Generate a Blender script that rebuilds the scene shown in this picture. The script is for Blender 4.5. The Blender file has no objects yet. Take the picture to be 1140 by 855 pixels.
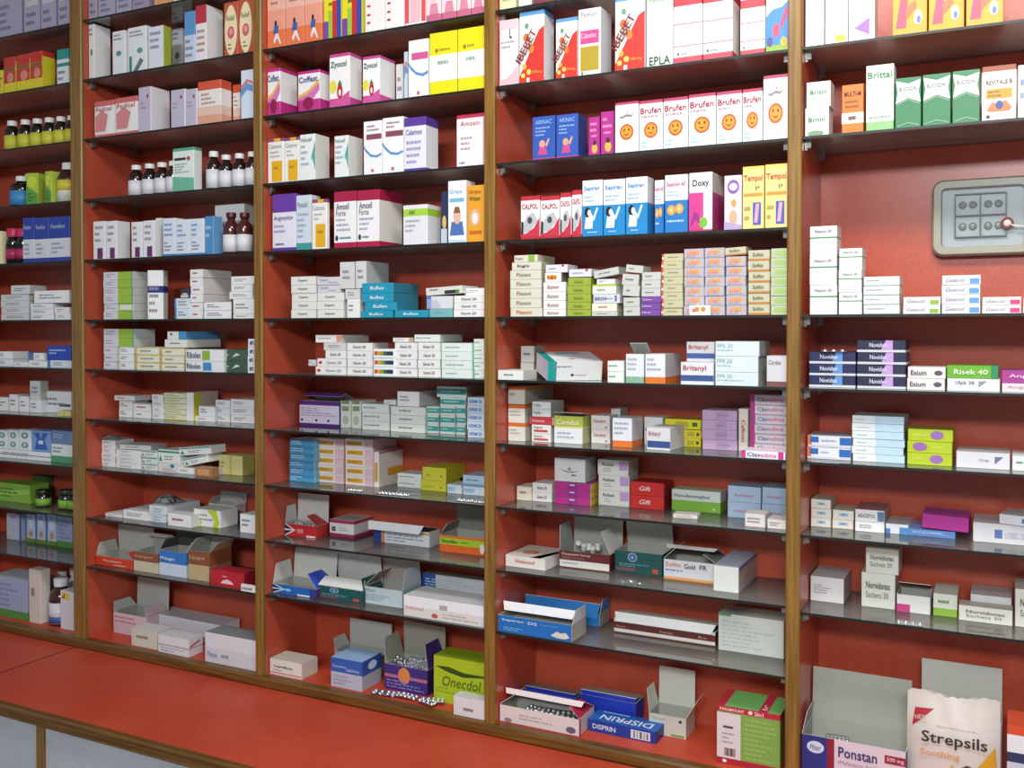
import bpy, bmesh, math, random
from mathutils import Vector, Matrix
random.seed(7)
scene = bpy.context.scene
COL = scene.collection
PI = math.pi

# ------------------------------------------------------------------ camera
F_PX, W_PX, H_PX = 1090.0, 1140.0, 855.0
YAW, PITCH = math.radians(27.05), math.radians(0.90)
EYE = Vector((0.0, -2.0, 1.55))
PCX, PCY = 570.0, 384.2
cd = bpy.data.cameras.new('camera')
cam = bpy.data.objects.new('camera', cd)
COL.objects.link(cam)
cam.location = EYE
cam.rotation_euler = (PI / 2 - PITCH, 0, YAW)
cd.sensor_width = 36.0
cd.lens = F_PX / W_PX * 36.0
cd.shift_y = -(H_PX / 2 - PCY) / W_PX
cd.clip_start = 0.02
scene.camera = cam

# ------------------------------------------------------------------ light
world = bpy.data.worlds.new('room_ambient')
scene.world = world
world.use_nodes = True
bg = world.node_tree.nodes['Background']
bg.inputs['Color'].default_value = (0.80, 0.88, 1.0, 1)
bg.inputs['Strength'].default_value = 0.30

def area(name, loc, size, size_y, power, color, target):
    l = bpy.data.lights.new(name, 'AREA')
    l.shape = 'RECTANGLE'; l.size = size; l.size_y = size_y
    l.energy = power; l.color = color
    o = bpy.data.objects.new(name, l); COL.objects.link(o)
    o.location = loc
    o.rotation_euler = (Vector(target) - Vector(loc)).to_track_quat('-Z', 'Y').to_euler()
    return o
area('ceiling_tube_light', (-0.25, -1.15, 2.86), 1.3, 0.30, 29, (1.0, 0.98, 0.93), (-0.3, -0.45, 1.2))
area('rear_fill_light', (0.3, -4.0, 2.75), 1.3, 0.30, 70, (0.95, 0.98, 1.0), (-0.9, 0, 1.2))  # added fill behind the camera, no real fixture; brightens the set-back cartons

vs = scene.view_settings
vs.view_transform = 'Standard'
vs.look = 'None'
vs.exposure = 0.28
vs.gamma = 1.0
vs.use_curve_mapping = False

# ------------------------------------------------------------------ pixel measurement -> metric point on a plane parallel to the shelves
_cy, _sy = math.cos(YAW), math.sin(YAW)
_cp, _sp = math.cos(PITCH), math.sin(PITCH)
V_R = Vector((_cy, _sy, 0))
V_F0 = Vector((-_sy, _cy, 0)); V_U0 = Vector((0, 0, 1))
V_F = V_F0 * _cp - V_U0 * _sp
V_U = V_U0 * _cp + V_F0 * _sp
def ray(px, py):
    return V_F + V_R * ((px - PCX) / F_PX) - V_U * ((py - PCY) / F_PX)
def at(px, py, Y):
    d = ray(px, py)
    return EYE + d * ((Y - EYE.y) / d.y)
VPX = 1126.6
def depth_from(x1, x2, yf):
    t = (x2 - x1) / (VPX - x1)
    return (2.0 + yf) / 2.0 * KX(x1) * t / (1 - t)
def KX(px):
    a = math.atan((px - PCX) / F_PX)
    return 2.0 * math.cos(a) / (math.cos(YAW - a) * math.cos(YAW))
def at2(px, py, yf):
    return at(px, py, yf * KX(px) / 2)

# ------------------------------------------------------------------ materials
MATS = {}
def lin(c):
    return tuple((v / 12.92 if v <= 0.04045 else ((v + 0.055) / 1.055) ** 2.4) for v in c)
def hexc(h):
    return lin(tuple(int(h[i:i + 2], 16) / 255 for i in (0, 2, 4)))
def mat(h, rough=0.45, name=None, metal=0.0, amount=0.06, scale=60.0, bump=0.02, spec=0.5):
    key = (h, rough, metal, amount)
    if key in MATS: return MATS[key]
    m = bpy.data.materials.new(name or ('print_' + h)); m.use_nodes = True
    nt = m.node_tree; n = nt.nodes; b = n['Principled BSDF']
    c = hexc(h)
    tc = n.new('ShaderNodeTexCoord'); nz = n.new('ShaderNodeTexNoise')
    nz.inputs['Scale'].default_value = scale; nz.inputs['Detail'].default_value = 3
    nt.links.new(tc.outputs['Object'], nz.inputs['Vector'])
    mx = n.new('ShaderNodeMix'); mx.data_type = 'RGBA'
    lo = tuple(v * (1 - amount) for v in c); hi = tuple(min(1, v * (1 + amount) + 0.004) for v in c)
    mx.inputs['A'].default_value = (*lo, 1); mx.inputs['B'].default_value = (*hi, 1)
    nt.links.new(nz.outputs['Fac'], mx.inputs['Factor'])
    nt.links.new(mx.outputs['Result'], b.inputs['Base Color'])
    b.inputs['Roughness'].default_value = rough
    b.inputs['Metallic'].default_value = metal
    b.inputs['Specular IOR Level'].default_value = spec
    if bump:
        bp = n.new('ShaderNodeBump'); bp.inputs['Strength'].default_value = bump
        bp.inputs['Distance'].default_value = 0.002
        nt.links.new(nz.outputs['Fac'], bp.inputs['Height'])
        nt.links.new(bp.outputs['Normal'], b.inputs['Normal'])
    MATS[key] = m
    return m

def wood_mat():
    m = bpy.data.materials.new('golden_wood'); m.use_nodes = True
    nt = m.node_tree; n = nt.nodes; b = n['Principled BSDF']
    tc = n.new('ShaderNodeTexCoord'); mp = n.new('ShaderNodeMapping')
    mp.inputs['Scale'].default_value = (60, 60, 2.2)
    nz = n.new('ShaderNodeTexNoise'); nz.inputs['Scale'].default_value = 2.5; nz.inputs['Detail'].default_value = 6
    cr = n.new('ShaderNodeValToRGB')
    cr.color_ramp.elements[0].position = 0.3; cr.color_ramp.elements[0].color = (*hexc('6a4a1a'), 1)
    cr.color_ramp.elements[1].position = 0.72; cr.color_ramp.elements[1].color = (*hexc('9c7434'), 1)
    nt.links.new(tc.outputs['Object'], mp.inputs['Vector']); nt.links.new(mp.outputs['Vector'], nz.inputs['Vector'])
    nt.links.new(nz.outputs['Fac'], cr.inputs['Fac']); nt.links.new(cr.outputs['Color'], b.inputs['Base Color'])
    b.inputs['Roughness'].default_value = 0.38
    return m
def wood_mat_h():
    m = wood_mat(); m.name = 'golden_wood_horizontal'
    for nd in m.node_tree.nodes:
        if nd.type == 'MAPPING': nd.inputs['Scale'].default_value = (2.2, 60, 60)
        if nd.type == 'VALTORGB':
            nd.color_ramp.elements[0].color = (*hexc('4e3312'), 1); nd.color_ramp.elements[1].color = (*hexc('7f5824'), 1)
    return m
def laminate(name, c0, c1, rough):
    m = bpy.data.materials.new(name); m.use_nodes = True
    nt = m.node_tree; n = nt.nodes; b = n['Principled BSDF']
    tc = n.new('ShaderNodeTexCoord')
    nz = n.new('ShaderNodeTexNoise'); nz.inputs['Scale'].default_value = 240; nz.inputs['Detail'].default_value = 4
    n2 = n.new('ShaderNodeTexNoise'); n2.inputs['Scale'].default_value = 5; n2.inputs['Detail'].default_value = 3
    ad = n.new('ShaderNodeMath'); ad.operation = 'MULTIPLY_ADD'; ad.inputs[1].default_value = 0.55; ad.inputs[2].default_value = 0.0
    a2 = n.new('ShaderNodeMath'); a2.operation = 'MULTIPLY_ADD'; a2.inputs[1].default_value = 0.45
    cr = n.new('ShaderNodeValToRGB')
    cr.color_ramp.elements[0].position = 0.3; cr.color_ramp.elements[0].color = (*hexc(c0), 1)
    cr.color_ramp.elements[1].position = 0.7; cr.color_ramp.elements[1].color = (*hexc(c1), 1)
    nt.links.new(tc.outputs['Object'], nz.inputs['Vector']); nt.links.new(tc.outputs['Object'], n2.inputs['Vector'])
    nt.links.new(nz.outputs['Fac'], ad.inputs[0]); nt.links.new(n2.outputs['Fac'], a2.inputs[0]); nt.links.new(ad.outputs[0], a2.inputs[2])
    nt.links.new(a2.outputs[0], cr.inputs['Fac']); nt.links.new(cr.outputs['Color'], b.inputs['Base Color'])
    b.inputs['Roughness'].default_value = rough
    return m
def glass_mat(name, tint, dust, rough=0.02):
    m = bpy.data.materials.new(name); m.use_nodes = True
    nt = m.node_tree; n = nt.nodes
    for x in list(n):
        if x.type != 'OUTPUT_MATERIAL': n.remove(x)
    out = [x for x in n if x.type == 'OUTPUT_MATERIAL'][0]
    tr = n.new('ShaderNodeBsdfTransparent'); tr.inputs['Color'].default_value = (*tint, 1)
    gl = n.new('ShaderNodeBsdfGlossy'); gl.inputs['Roughness'].default_value = rough; gl.inputs['Color'].default_value = (0.95, 1, 0.98, 1)
    fr = n.new('ShaderNodeFresnel'); fr.inputs['IOR'].default_value = 1.65
    mx = n.new('ShaderNodeMixShader')
    nt.links.new(fr.outputs[0], mx.inputs[0]); nt.links.new(tr.outputs[0], mx.inputs[1]); nt.links.new(gl.outputs[0], mx.inputs[2])
    df = n.new('ShaderNodeBsdfDiffuse'); df.inputs['Color'].default_value = (0.55, 0.56, 0.53, 1)
    tc = n.new('ShaderNodeTexCoord'); nz = n.new('ShaderNodeTexNoise'); nz.inputs['Scale'].default_value = 9; nz.inputs['Detail'].default_value = 5
    nt.links.new(tc.outputs['Object'], nz.inputs['Vector'])
    mr = n.new('ShaderNodeMapRange'); mr.inputs['To Min'].default_value = dust * 0.5; mr.inputs['To Max'].default_value = dust * 1.5
    nt.links.new(nz.outputs['Fac'], mr.inputs['Value'])
    tl = n.new('ShaderNodeBsdfTranslucent'); tl.inputs['Color'].default_value = (0.80, 0.80, 0.78, 1)
    ds = n.new('ShaderNodeMixShader'); ds.inputs[0].default_value = 0.72
    nt.links.new(df.outputs[0], ds.inputs[1]); nt.links.new(tl.outputs[0], ds.inputs[2])
    m2 = n.new('ShaderNodeMixShader')
    nt.links.new(mr.outputs[0], m2.inputs[0]); nt.links.new(mx.outputs[0], m2.inputs[1]); nt.links.new(ds.outputs[0], m2.inputs[2])
    nt.links.new(m2.outputs[0], out.inputs[0])
    return m

WOOD = wood_mat(); WOODH = wood_mat_h()
RED = laminate('red_laminate', 'a8432d', 'c45a41', 0.30)
DECK = laminate('red_laminate_deck', 'b63c24', 'd0553a', 0.5)
PANELW = laminate('white_laminate', 'a9abb2', 'c4c6cc', 0.5)
GLASS = glass_mat('shelf_glass', (0.955, 0.965, 0.96), 0.13)
GEDGE = mat('0c1813', 0.45, 'glass_edge_green', amount=0.2)
CLEAR = glass_mat('clear_plastic', (0.93, 0.95, 0.95), 0.10, 0.08)
STEEL = mat('9a9a94', 0.3, 'clip_metal', metal=0.7)
FOIL = mat('c9ccd0', 0.18, 'blister_foil', metal=0.95, amount=0.12, scale=200)
CARD = mat('b4b5ab', 0.75, 'bare_cardboard', amount=0.05)
CARDW = mat('d9dad4', 0.65, 'white_cardboard', amount=0.05)
WALLM = laminate('painted_wall', 'b9b4a8', 'c6c1b6', 0.8)
FLOORM = laminate('floor_tiles', '77706a', '8c857d', 0.5)
CEILM = laminate('ceiling_paint', 'd2d2cc', 'dededa', 0.9)

# ------------------------------------------------------------------ mesh helpers
class MB:
    def __init__(s): s.v = []; s.f = []; s.mi = []; s.mats = []; s.sm = []
    def m(s, material):
        for i, x in enumerate(s.mats):
            if x is material: return i
        s.mats.append(material); return len(s.mats) - 1
    def face(s, pts, material, smooth=False):
        i = len(s.v); s.v += [tuple(p) for p in pts]
        s.f.append(tuple(range(i, i + len(pts)))); s.mi.append(s.m(material)); s.sm.append(smooth)
    def box(s, a, b, material, skip=''):
        x0, y0, z0 = a; x1, y1, z1 = b
        i = len(s.v)
        s.v += [(x0, y0, z0), (x1, y0, z0), (x1, y1, z0), (x0, y1, z0), (x0, y0, z1), (x1, y0, z1), (x1, y1, z1), (x0, y1, z1)]
        k = s.m(material)
        for nm, q in (('d', (3, 2, 1, 0)), ('u', (4, 5, 6, 7)), ('f', (0, 1, 5, 4)), ('b', (2, 3, 7, 6)), ('r', (1, 2, 6, 5)), ('l', (3, 0, 4, 7))):
            if nm in skip: continue
            s.f.append(tuple(i + j for j in q)); s.mi.append(k); s.sm.append(False)
    def lathe(s, prof, material, seg=16, cx=0, cy=0, mats=None):
        k0 = len(s.v)
        for r, z in prof:
            for j in range(seg):
                a = 2 * PI * j / seg
                s.v.append((cx + r * math.cos(a), cy + r * math.sin(a), z))
        for i in range(len(prof) - 1):
            k = s.m(mats[i] if mats else material)
            for j in range(seg):
                a = k0 + i * seg + j; b = k0 + i * seg + (j + 1) % seg
                s.f.append((a, b, b + seg, a + seg)); s.mi.append(k); s.sm.append(True)
    def tube(s, pts, r, material, seg=6):
        k0 = len(s.v); k = s.m(material); n = len(pts)
        pts = [Vector(p) for p in pts]
        for i, p in enumerate(pts):
            t = (pts[min(i + 1, n - 1)] - pts[max(i - 1, 0)]).normalized()
            a = t.cross(Vector((0.3, 0.1, 1))).normalized(); b = t.cross(a)
            for j in range(seg):
                q = 2 * PI * j / seg
                s.v.append(tuple(p + a * (r * math.cos(q)) + b * (r * math.sin(q))))
        for i in range(n - 1):
            for j in range(seg):
                a = k0 + i * seg + j; b = k0 + i * seg + (j + 1) % seg
                s.f.append((a, b, b + seg, a + seg)); s.mi.append(k); s.sm.append(True)
        s.f.append(tuple(k0 + j for j in range(seg))); s.mi.append(k); s.sm.append(False)
        s.f.append(tuple(k0 + (n - 1) * seg + j for j in range(seg))); s.mi.append(k); s.sm.append(False)
    def build(s, name, parent=None, loc=None, rot=None):
        me = bpy.data.meshes.new(name)
        me.from_pydata(s.v, [], s.f); me.update()
        for x in s.mats: me.materials.append(x)
        me.polygons.foreach_set('material_index', s.mi)
        me.polygons.foreach_set('use_smooth', s.sm)
        o = bpy.data.objects.new(name, me); COL.objects.link(o)
        if parent: o.parent = parent
        if loc is not None: o.location = loc
        if rot is not None: o.rotation_euler = rot
        return o
def empty(name, loc, rot=(0, 0, 0)):
    o = bpy.data.objects.new(name, None); COL.objects.link(o)
    o.empty_display_size = 0.02
    o.location = loc; o.rotation_euler = rot
    return o
def tag(o, label, cat, group=None):
    o['label'] = label; o['category'] = cat
    if group: o['group'] = group
    return o
def structure(o): o['kind'] = 'structure'; return o

TEXTS = {}
def text_mesh(s, material, bold=False, shear=0.0):
    key = (s, material.name, bold, shear)
    if key in TEXTS: return TEXTS[key]
    c = bpy.data.curves.new('lettering', 'FONT'); c.body = s; c.resolution_u = 2; c.shear = shear
    c.align_x = 'LEFT'
    if bold: c.offset = 0.014
    o = bpy.data.objects.new('lettering_source', c)
    me = bpy.data.meshes.new_from_object(o)
    bpy.data.objects.remove(o); bpy.data.curves.remove(c)
    xs = [v.co.x for v in me.vertices]; ys = [v.co.y for v in me.vertices]
    x0, x1, y0, y1 = min(xs), max(xs), min(ys), max(ys)
    for v in me.vertices:
        v.co.x = (v.co.x - x0) / (x1 - x0); v.co.y = (v.co.y - y0) / (y1 - y0); v.co.z = 0
    me.materials.clear(); me.materials.append(material)
    me.name = 'lettering'
    TEXTS[key] = me
    return me
def lettering(parent, s, origin, U, V, material, bold=False, shear=0.0):
    """flat print: the unit text square is mapped on origin + u*U + v*V"""
    o = bpy.data.objects.new('lettering', text_mesh(s, material, bold, shear)); COL.objects.link(o)
    o.parent = parent
    U = Vector(U); V = Vector(V); N = U.cross(V).normalized()
    M = Matrix(((U.x, V.x, N.x, origin[0]), (U.y, V.y, N.y, origin[1]), (U.z, V.z, N.z, origin[2]), (0, 0, 0, 1)))
    loc, rot, sc = M.decompose()
    o.location = loc; o.rotation_euler = rot.to_euler(); o.scale = sc
    return o

# ------------------------------------------------------------------ the shelving
ZS = [2.455, 2.281, 2.107, 1.930, 1.752, 1.576, 1.430, 1.283, 1.136, 0.989, 0.845]
FLOOR_Z = 0.634
DEPTH = 0.218
TOPZ = 2.74
DIV = [(-3.158, -3.130), (-2.488, -2.438), (-1.785, -1.757), (-1.092, -1.064), (-0.402, -0.374), (0.289, 0.317)]
BAYX = [(DIV[i][1], DIV[i + 1][0]) for i in range(5)]

b = MB(); b.box((-4.2, -5.2, -0.02), (2.2, 0.3, 0.0), FLOORM); structure(b.build('floor'))
b = MB(); b.box((-4.2, 0.24, 0.0), (2.2, 0.3, 3.0), WALLM); structure(b.build('wall_back'))
b = MB(); b.box((-4.2, -5.2, 3.0), (2.2, 0.3, 3.05), CEILM); structure(b.build('ceiling'))

unit = empty('shelving_unit', (-1.42, 0.08, 0.6065))
tag(unit, 'built-in red laminate wall shelving with golden wooden edges', 'shelving')
def upart(mb, name):
    o = mb.build(name, unit); o.location = -unit.location; return o
b = MB(); b.box((DIV[0][0], DEPTH, 0.6065), (DIV[5][1], DEPTH + 0.018, TOPZ), RED); upart(b, 'back_panel')
b = MB(); b.box((DIV[0][0], 0.0, TOPZ), (DIV[5][1], DEPTH + 0.018, TOPZ + 0.03), RED); upart(b, 'top_panel')
b = MB(); b.box((DIV[0][0], 0.012, 0.6065), (DIV[5][1], DEPTH, FLOOR_Z), DECK); upart(b, 'bottom_panel')
for (x0, x1) in DIV:
    b = MB(); b.box((x0, 0.006, FLOOR_Z), (x1, DEPTH, TOPZ), RED); o = upart(b, 'divider')
    b = MB()
    c = 0.003
    prof = [(x0, 0.006), (x0, -0.003), (x0 + c, -0.006), (x1 - c, -0.006), (x1, -0.003), (x1, 0.006)]
    for i in range(5):
        (ax, ay), (bx, by) = prof[i], prof[i + 1]
        b.face([(ax, ay, FLOOR_Z), (bx, by, FLOOR_Z), (bx, by, TOPZ), (ax, ay, TOPZ)], WOOD)
    e = b.build('wood_edge', o)
b = MB()
prof = [(0.012, 0.6065), (-0.010, 0.6065), (-0.014, 0.611), (-0.014, 0.6285), (-0.009, 0.6338), (0.012, 0.6338)]
for i in range(5):
    (ay, az), (by, bz) = prof[i], prof[i + 1]
    b.face([(DIV[0][0], ay, az), (DIV[0][0], by, bz), (DIV[5][1], by, bz), (DIV[5][1], ay, az)], WOODH)
upart(b, 'bottom_wood_edge')

# low counter in front of the shelves
DK = -0.385
base = empty('low_counter', (-1.42, -0.19, 0.0))
tag(base, 'low red-topped counter with brown wooden edge below the shelves', 'counter')
def bpart(mb, name, parent=None):
    o = mb.build(name, parent or base)
    if parent is None: o.location = -base.location
    return o
SEAM = -2.474
for (x0, x1) in ((DIV[0][0], SEAM - 0.0035), (SEAM + 0.0035, DIV[5][1])):
    b = MB(); b.box((x0, DK, 0.585), (x1, DEPTH + .016, 0.606), DECK); bpart(b, 'worktop')
b = MB(); b.box((SEAM - 0.0035, DK, 0.585), (SEAM + 0.0035, DEPTH + .016, 0.6052), mat('24100a', 0.7, 'dark_joint')); bpart(b, 'worktop_joint')
b = MB()
prof = [(DK, 0.607), (DK - 0.014, 0.607), (DK - 0.019, 0.602), (DK - 0.019, 0.580), (DK - 0.014, 0.575), (DK, 0.575)]
for i in range(5):
    (ay, az), (by, bz) = prof[i], prof[i + 1]
    b.face([(DIV[0][0], ay, az), (DIV[5][1], ay, az), (DIV[5][1], by, bz), (DIV[0][0], by, bz)][::-1], WOODH)
bpart(b, 'worktop_wood_edge')
b = MB(); b.box((DIV[0][0], DK + 0.02, 0.0), (DIV[5][1], DEPTH + .016, 0.585), mat('8d8f94', 0.6, 'counter_carcass')); bpart(b, 'carcass')
stiles = [-2.925, -2.135, -1.59, -1.05, -0.5, 0.05]
for i, x in enumerate(stiles):
    b = MB(); b.box((x - 0.013, DK - 0.003, 0.02), (x + 0.013, DK + 0.02, 0.575), WOOD); bpart(b, 'stile')
    if i + 1 < len(stiles):
        b = MB(); b.box((x + 0.013, DK + 0.004, 0.04), (stiles[i + 1] - 0.013, DK + 0.02, 0.575), PANELW); bpart(b, 'door_panel')

# glass shelves
BAYN = ['far left bay', 'second bay', 'middle bay', 'fourth bay', 'right bay']
ORD = ['zeroth', 'top', 'second', 'third', 'fourth', 'fifth', 'sixth', 'seventh', 'eighth', 'ninth', 'tenth', 'eleventh', 'twelfth', 'thirteenth']
SHELVES = [list(range(0, 11)), list(range(0, 11)), list(range(1, 11)), list(range(1, 11)), [2, 3, 5, 6, 7, 8, 9]]   # the right bay lacks one
for bi, idx in enumerate(SHELVES):
    x0, x1 = BAYX[bi]
    for k in idx:
        z = ZS[k]
        if bi == 4 and k == 9: z -= 0.008
        b = MB()
        a = (x0 + 0.001, 0.001, z - 0.0012); c = (x1 - 0.001, DEPTH - 0.002, z + 0.004)
        b.box(a, c, GLASS, skip='fblr')
        i = len(b.v)
        for nm in 'fblr':
            b.box(a, c, GEDGE, skip=''.join(q for q in 'udfblr' if q != nm))
        o = b.build('glass_shelf')
        o.location = ((x0 + x1) / 2, 0.08, z - 0.0012)
        for v in o.data.vertices: v.co -= o.location
        n = sum(1 for q in idx if q <= k)
        tag(o, 'clear glass shelf with dark edge, %s, %s' % ('topmost' if n == 1 else ORD[n] + ' from top', BAYN[bi]), 'shelf', 'glass shelves of the wall unit')
        for (cx, s) in ((x0 + 0.001, 1), (x1 - 0.001, -1)):
            for cyy in (0.028, DEPTH - 0.035):
                b = MB()
                xa, xb = sorted((cx, cx + s * 0.012))
                b.box((xa, cyy - 0.006, z - 0.016), (xb, cyy + 0.006, z - 0.0014), STEEL)
                b.box((xa, cyy - 0.004, z - 0.020), (xa + 0.005 if s > 0 else xb, cyy + 0.004, z - 0.016), STEEL) if s > 0 else b.box((xb - 0.005, cyy - 0.004, z - 0.020), (xb, cyy + 0.004, z - 0.016), STEEL)
                p = b.build('shelf_clip', o); p.location = -o.location

# ------------------------------------------------------------------ cartons
ITEMS = []
CUR = dict(bay=0, row=1, z=0, yf=0.02, col=0)
def row(bay, n, zi, yf):
    z = (ZS[zi] + 0.0045) if zi < len(ZS) else FLOOR_Z + 0.0005
    if bay == 4 and zi == 9: z -= 0.008
    CUR.update(bay=bay, row=n, z=z, yf=yf)
def reg(o, desc, cat, col=None):
    if col is None:
        CUR['col'] += 1; col = CUR['col']
    ITEMS.append(dict(o=o, desc=desc, bay=CUR['bay'], row=CUR['row'], col=col, cat=cat))
    return o

def face_frame(w, d, h, f, e=0.0004):
    if f == 'f': return Vector((-w / 2, -d / 2 - e, 0)), Vector((w, 0, 0)), Vector((0, 0, h))
    if f == 'r': return Vector((w / 2 + e, -d / 2, 0)), Vector((0, d, 0)), Vector((0, 0, h))
    if f == 'l': return Vector((-w / 2 - e, d / 2, 0)), Vector((0, -d, 0)), Vector((0, 0, h))
    if f == 't': return Vector((-w / 2, -d / 2, h + e * 0.5)), Vector((w, 0, 0)), Vector((0, d, 0))

def shell(mb, w, d, h, st, opened=False):
    """carton skin: chamfered corners, printed bands all round, print patches"""
    c = min(0.0010, w * 0.06, d * 0.06)
    x, y = w / 2, d / 2
    ring = [(-x + c, -y), (x - c, -y), (x, -y + c), (x, y - c), (x - c, y), (-x + c, y), (-x, y - c), (-x, -y + c)]
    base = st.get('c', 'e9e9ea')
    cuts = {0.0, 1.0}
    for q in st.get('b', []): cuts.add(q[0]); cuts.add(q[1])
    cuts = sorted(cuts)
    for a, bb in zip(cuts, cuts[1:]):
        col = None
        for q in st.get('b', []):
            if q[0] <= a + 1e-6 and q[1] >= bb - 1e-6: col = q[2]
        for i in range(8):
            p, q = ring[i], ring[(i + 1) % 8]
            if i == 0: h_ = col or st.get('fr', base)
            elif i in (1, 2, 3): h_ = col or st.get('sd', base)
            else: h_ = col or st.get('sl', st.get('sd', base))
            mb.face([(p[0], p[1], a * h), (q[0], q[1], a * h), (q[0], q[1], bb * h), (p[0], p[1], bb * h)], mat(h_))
    topc = mat(st.get('tp', (st['b'][-1][2] if st.get('b') and st['b'][-1][1] >= 1 else base)))
    mb.face([(p[0], p[1], 0) for p in ring][::-1], mat(base))
    if not opened:
        # top: body rim plus a tuck-in lid panel a hair lower, leaving the lid joint
        g = min(0.0012, w * 0.05, d * 0.05)
        lip = [(-x + c + g, -y + g), (x - c - g, -y + g), (x - c - g, y - g), (-x + c + g, y - g)]
        inn = [ring[0], ring[1], ring[4], ring[5]]
        mb.face([(p[0], p[1], h) for p in ring], topc)
        mb.face([(lip[0][0], lip[0][1], h + 0.0002), (lip[1][0], lip[1][1], h + 0.0002), (lip[2][0], lip[2][1], h + 0.0002), (lip[3][0], lip[3][1], h + 0.0002)], topc)
    else:
        t = 0.0012
        X, Y = x - t, y - t
        ins = [(-X, -Y), (X, -Y), (X, Y), (-X, Y)]
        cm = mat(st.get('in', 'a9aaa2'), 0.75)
        for i in range(4):
            p, q = ins[i], ins[(i + 1) % 4]
            mb.face([(q[0], q[1], t), (p[0], p[1], t), (p[0], p[1], h), (q[0], q[1], h)], cm)
        mb.face([(p[0], p[1], t) for p in ins], cm)
        out = [(-x, -y), (x, -y), (x, y), (-x, y)]
        for i in range(4):
            p, q, r, s = out[i], out[(i + 1) % 4], ins[(i + 1) % 4], ins[i]
            mb.face([(p[0], p[1], h), (q[0], q[1], h), (r[0], r[1], h), (s[0], s[1], h)], CARDW)
    for q in st.get('p', []):
        kind = q[0]
        if kind in ('r', 'e', 's'):
            _, u0, v0, u1, v1, hx = q[:6]; f = q[6] if len(q) > 6 else 'f'
            if kind == 'r': pts = [(u0, v0), (u1, v0), (u1, v1), (u0, v1)]
            else:
                pts = [((u0 + u1) / 2 + (u1 - u0) / 2 * math.cos(2 * PI * k / 18), (v0 + v1) / 2 + (v1 - v0) / 2 * math.sin(2 * PI * k / 18)) for k in range(18)]
        else:
            _, pts, hx = q[:3]; f = q[3] if len(q) > 3 else 'f'
        if opened and f == 't': continue
        o, U, V = face_frame(w, d, h, f)
        n = U.cross(V).normalized() * (0.00012 * (st['p'].index(q) % 9))
        mb.face([o + n + U * u + V * v for u, v in pts], mat(hx))
    for (cnt, u0, u1, v0, v1, hx) in st.get('ln', []):
        o, U, V = face_frame(w, d, h, 'f', 0.0007)
        for k in range(cnt):
            v = v1 - (v1 - v0) * (k + 0.5) / cnt
            hh = (v1 - v0) / cnt * 0.22
            L = u0 + (u1 - u0) * random.uniform(0.45, 1.0)
            u = u0
            while u < L - 0.02:
                s = random.uniform(0.06, 0.2) * (u1 - u0)
                e = min(u + s, L)
                mb.face([o + U * u + V * (v - hh), o + U * e + V * (v - hh), o + U * e + V * (v + hh), o + U * u + V * (v + hh)], mat(hx))
                u = e + 0.03 * (u1 - u0)

def texts(o, w, d, h, st):
    for q in st.get('t', []):
        s, u0, u1, v0, v1, hx = q[:6]
        f = q[6] if len(q) > 6 else 'f'
        opt = q[7] if len(q) > 7 else ''
        og, U, V = face_frame(w, d, h, f, 0.0018)
        m = mat(hx)
        if 'v' in opt:      # reads upwards
            lettering(o, s, og + U * u1 + V * v0, V * (v1 - v0), -U * (u1 - u0), m, 'b' in opt)
        elif 'd' in opt:    # reads downwards
            lettering(o, s, og + U * u0 + V * v1, -V * (v1 - v0), U * (u1 - u0), m, 'b' in opt)
        elif 'x' in opt:    # upside down
            lettering(o, s, og + U * u1 + V * v1, -U * (u1 - u0), -V * (v1 - v0), m, 'b' in opt)
        elif 'g' in opt:    # diagonal, rising
            lettering(o, s, og + U * u0 + V * v0, U * (u1 - u0) + V * (v1 - v0), -U * (u1 - u0) * 0.32 + V * (v1 - v0) * 0.16, m, 'b' in opt)
        else:
            lettering(o, s, og + U * u0 + V * v0, U * (u1 - u0), V * (v1 - v0), m, 'b' in opt, 0.25 if 'i' in opt else 0.0)

def style(st, **kw):
    d = dict(STY[st]) if isinstance(st, str) else dict(st)
    d.update(kw); return d

def dims(x0, x1, yt, yf, z0, kw):
    bx0, bx1 = BAYX[CUR['bay']]
    X0 = at(x0, yt, yf).x; X1 = at(x1, yt, yf).x; Z1 = at(x0, yt, yf).z
    if 'lock' not in kw:
        X0 = max(X0, bx0 + 0.002); X1 = min(X1, bx1 - 0.002)
    if kw.get('w'): X1 = X0 + kw['w']
    w = max(X1 - X0 - 0.0012, 0.006); X0 += 0.0006
    h = kw.get('h') or max(Z1 - z0, 0.006)
    d = kw.get('d')
    if kw.get('x2'): d = depth_from(x1, kw['x2'], yf)
    if not d: d = min(max(w * 0.95, 0.035), 0.07) if h > w else 0.085
    d = min(d, DEPTH - 0.003 - yf)
    return X0, w, d, h

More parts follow.
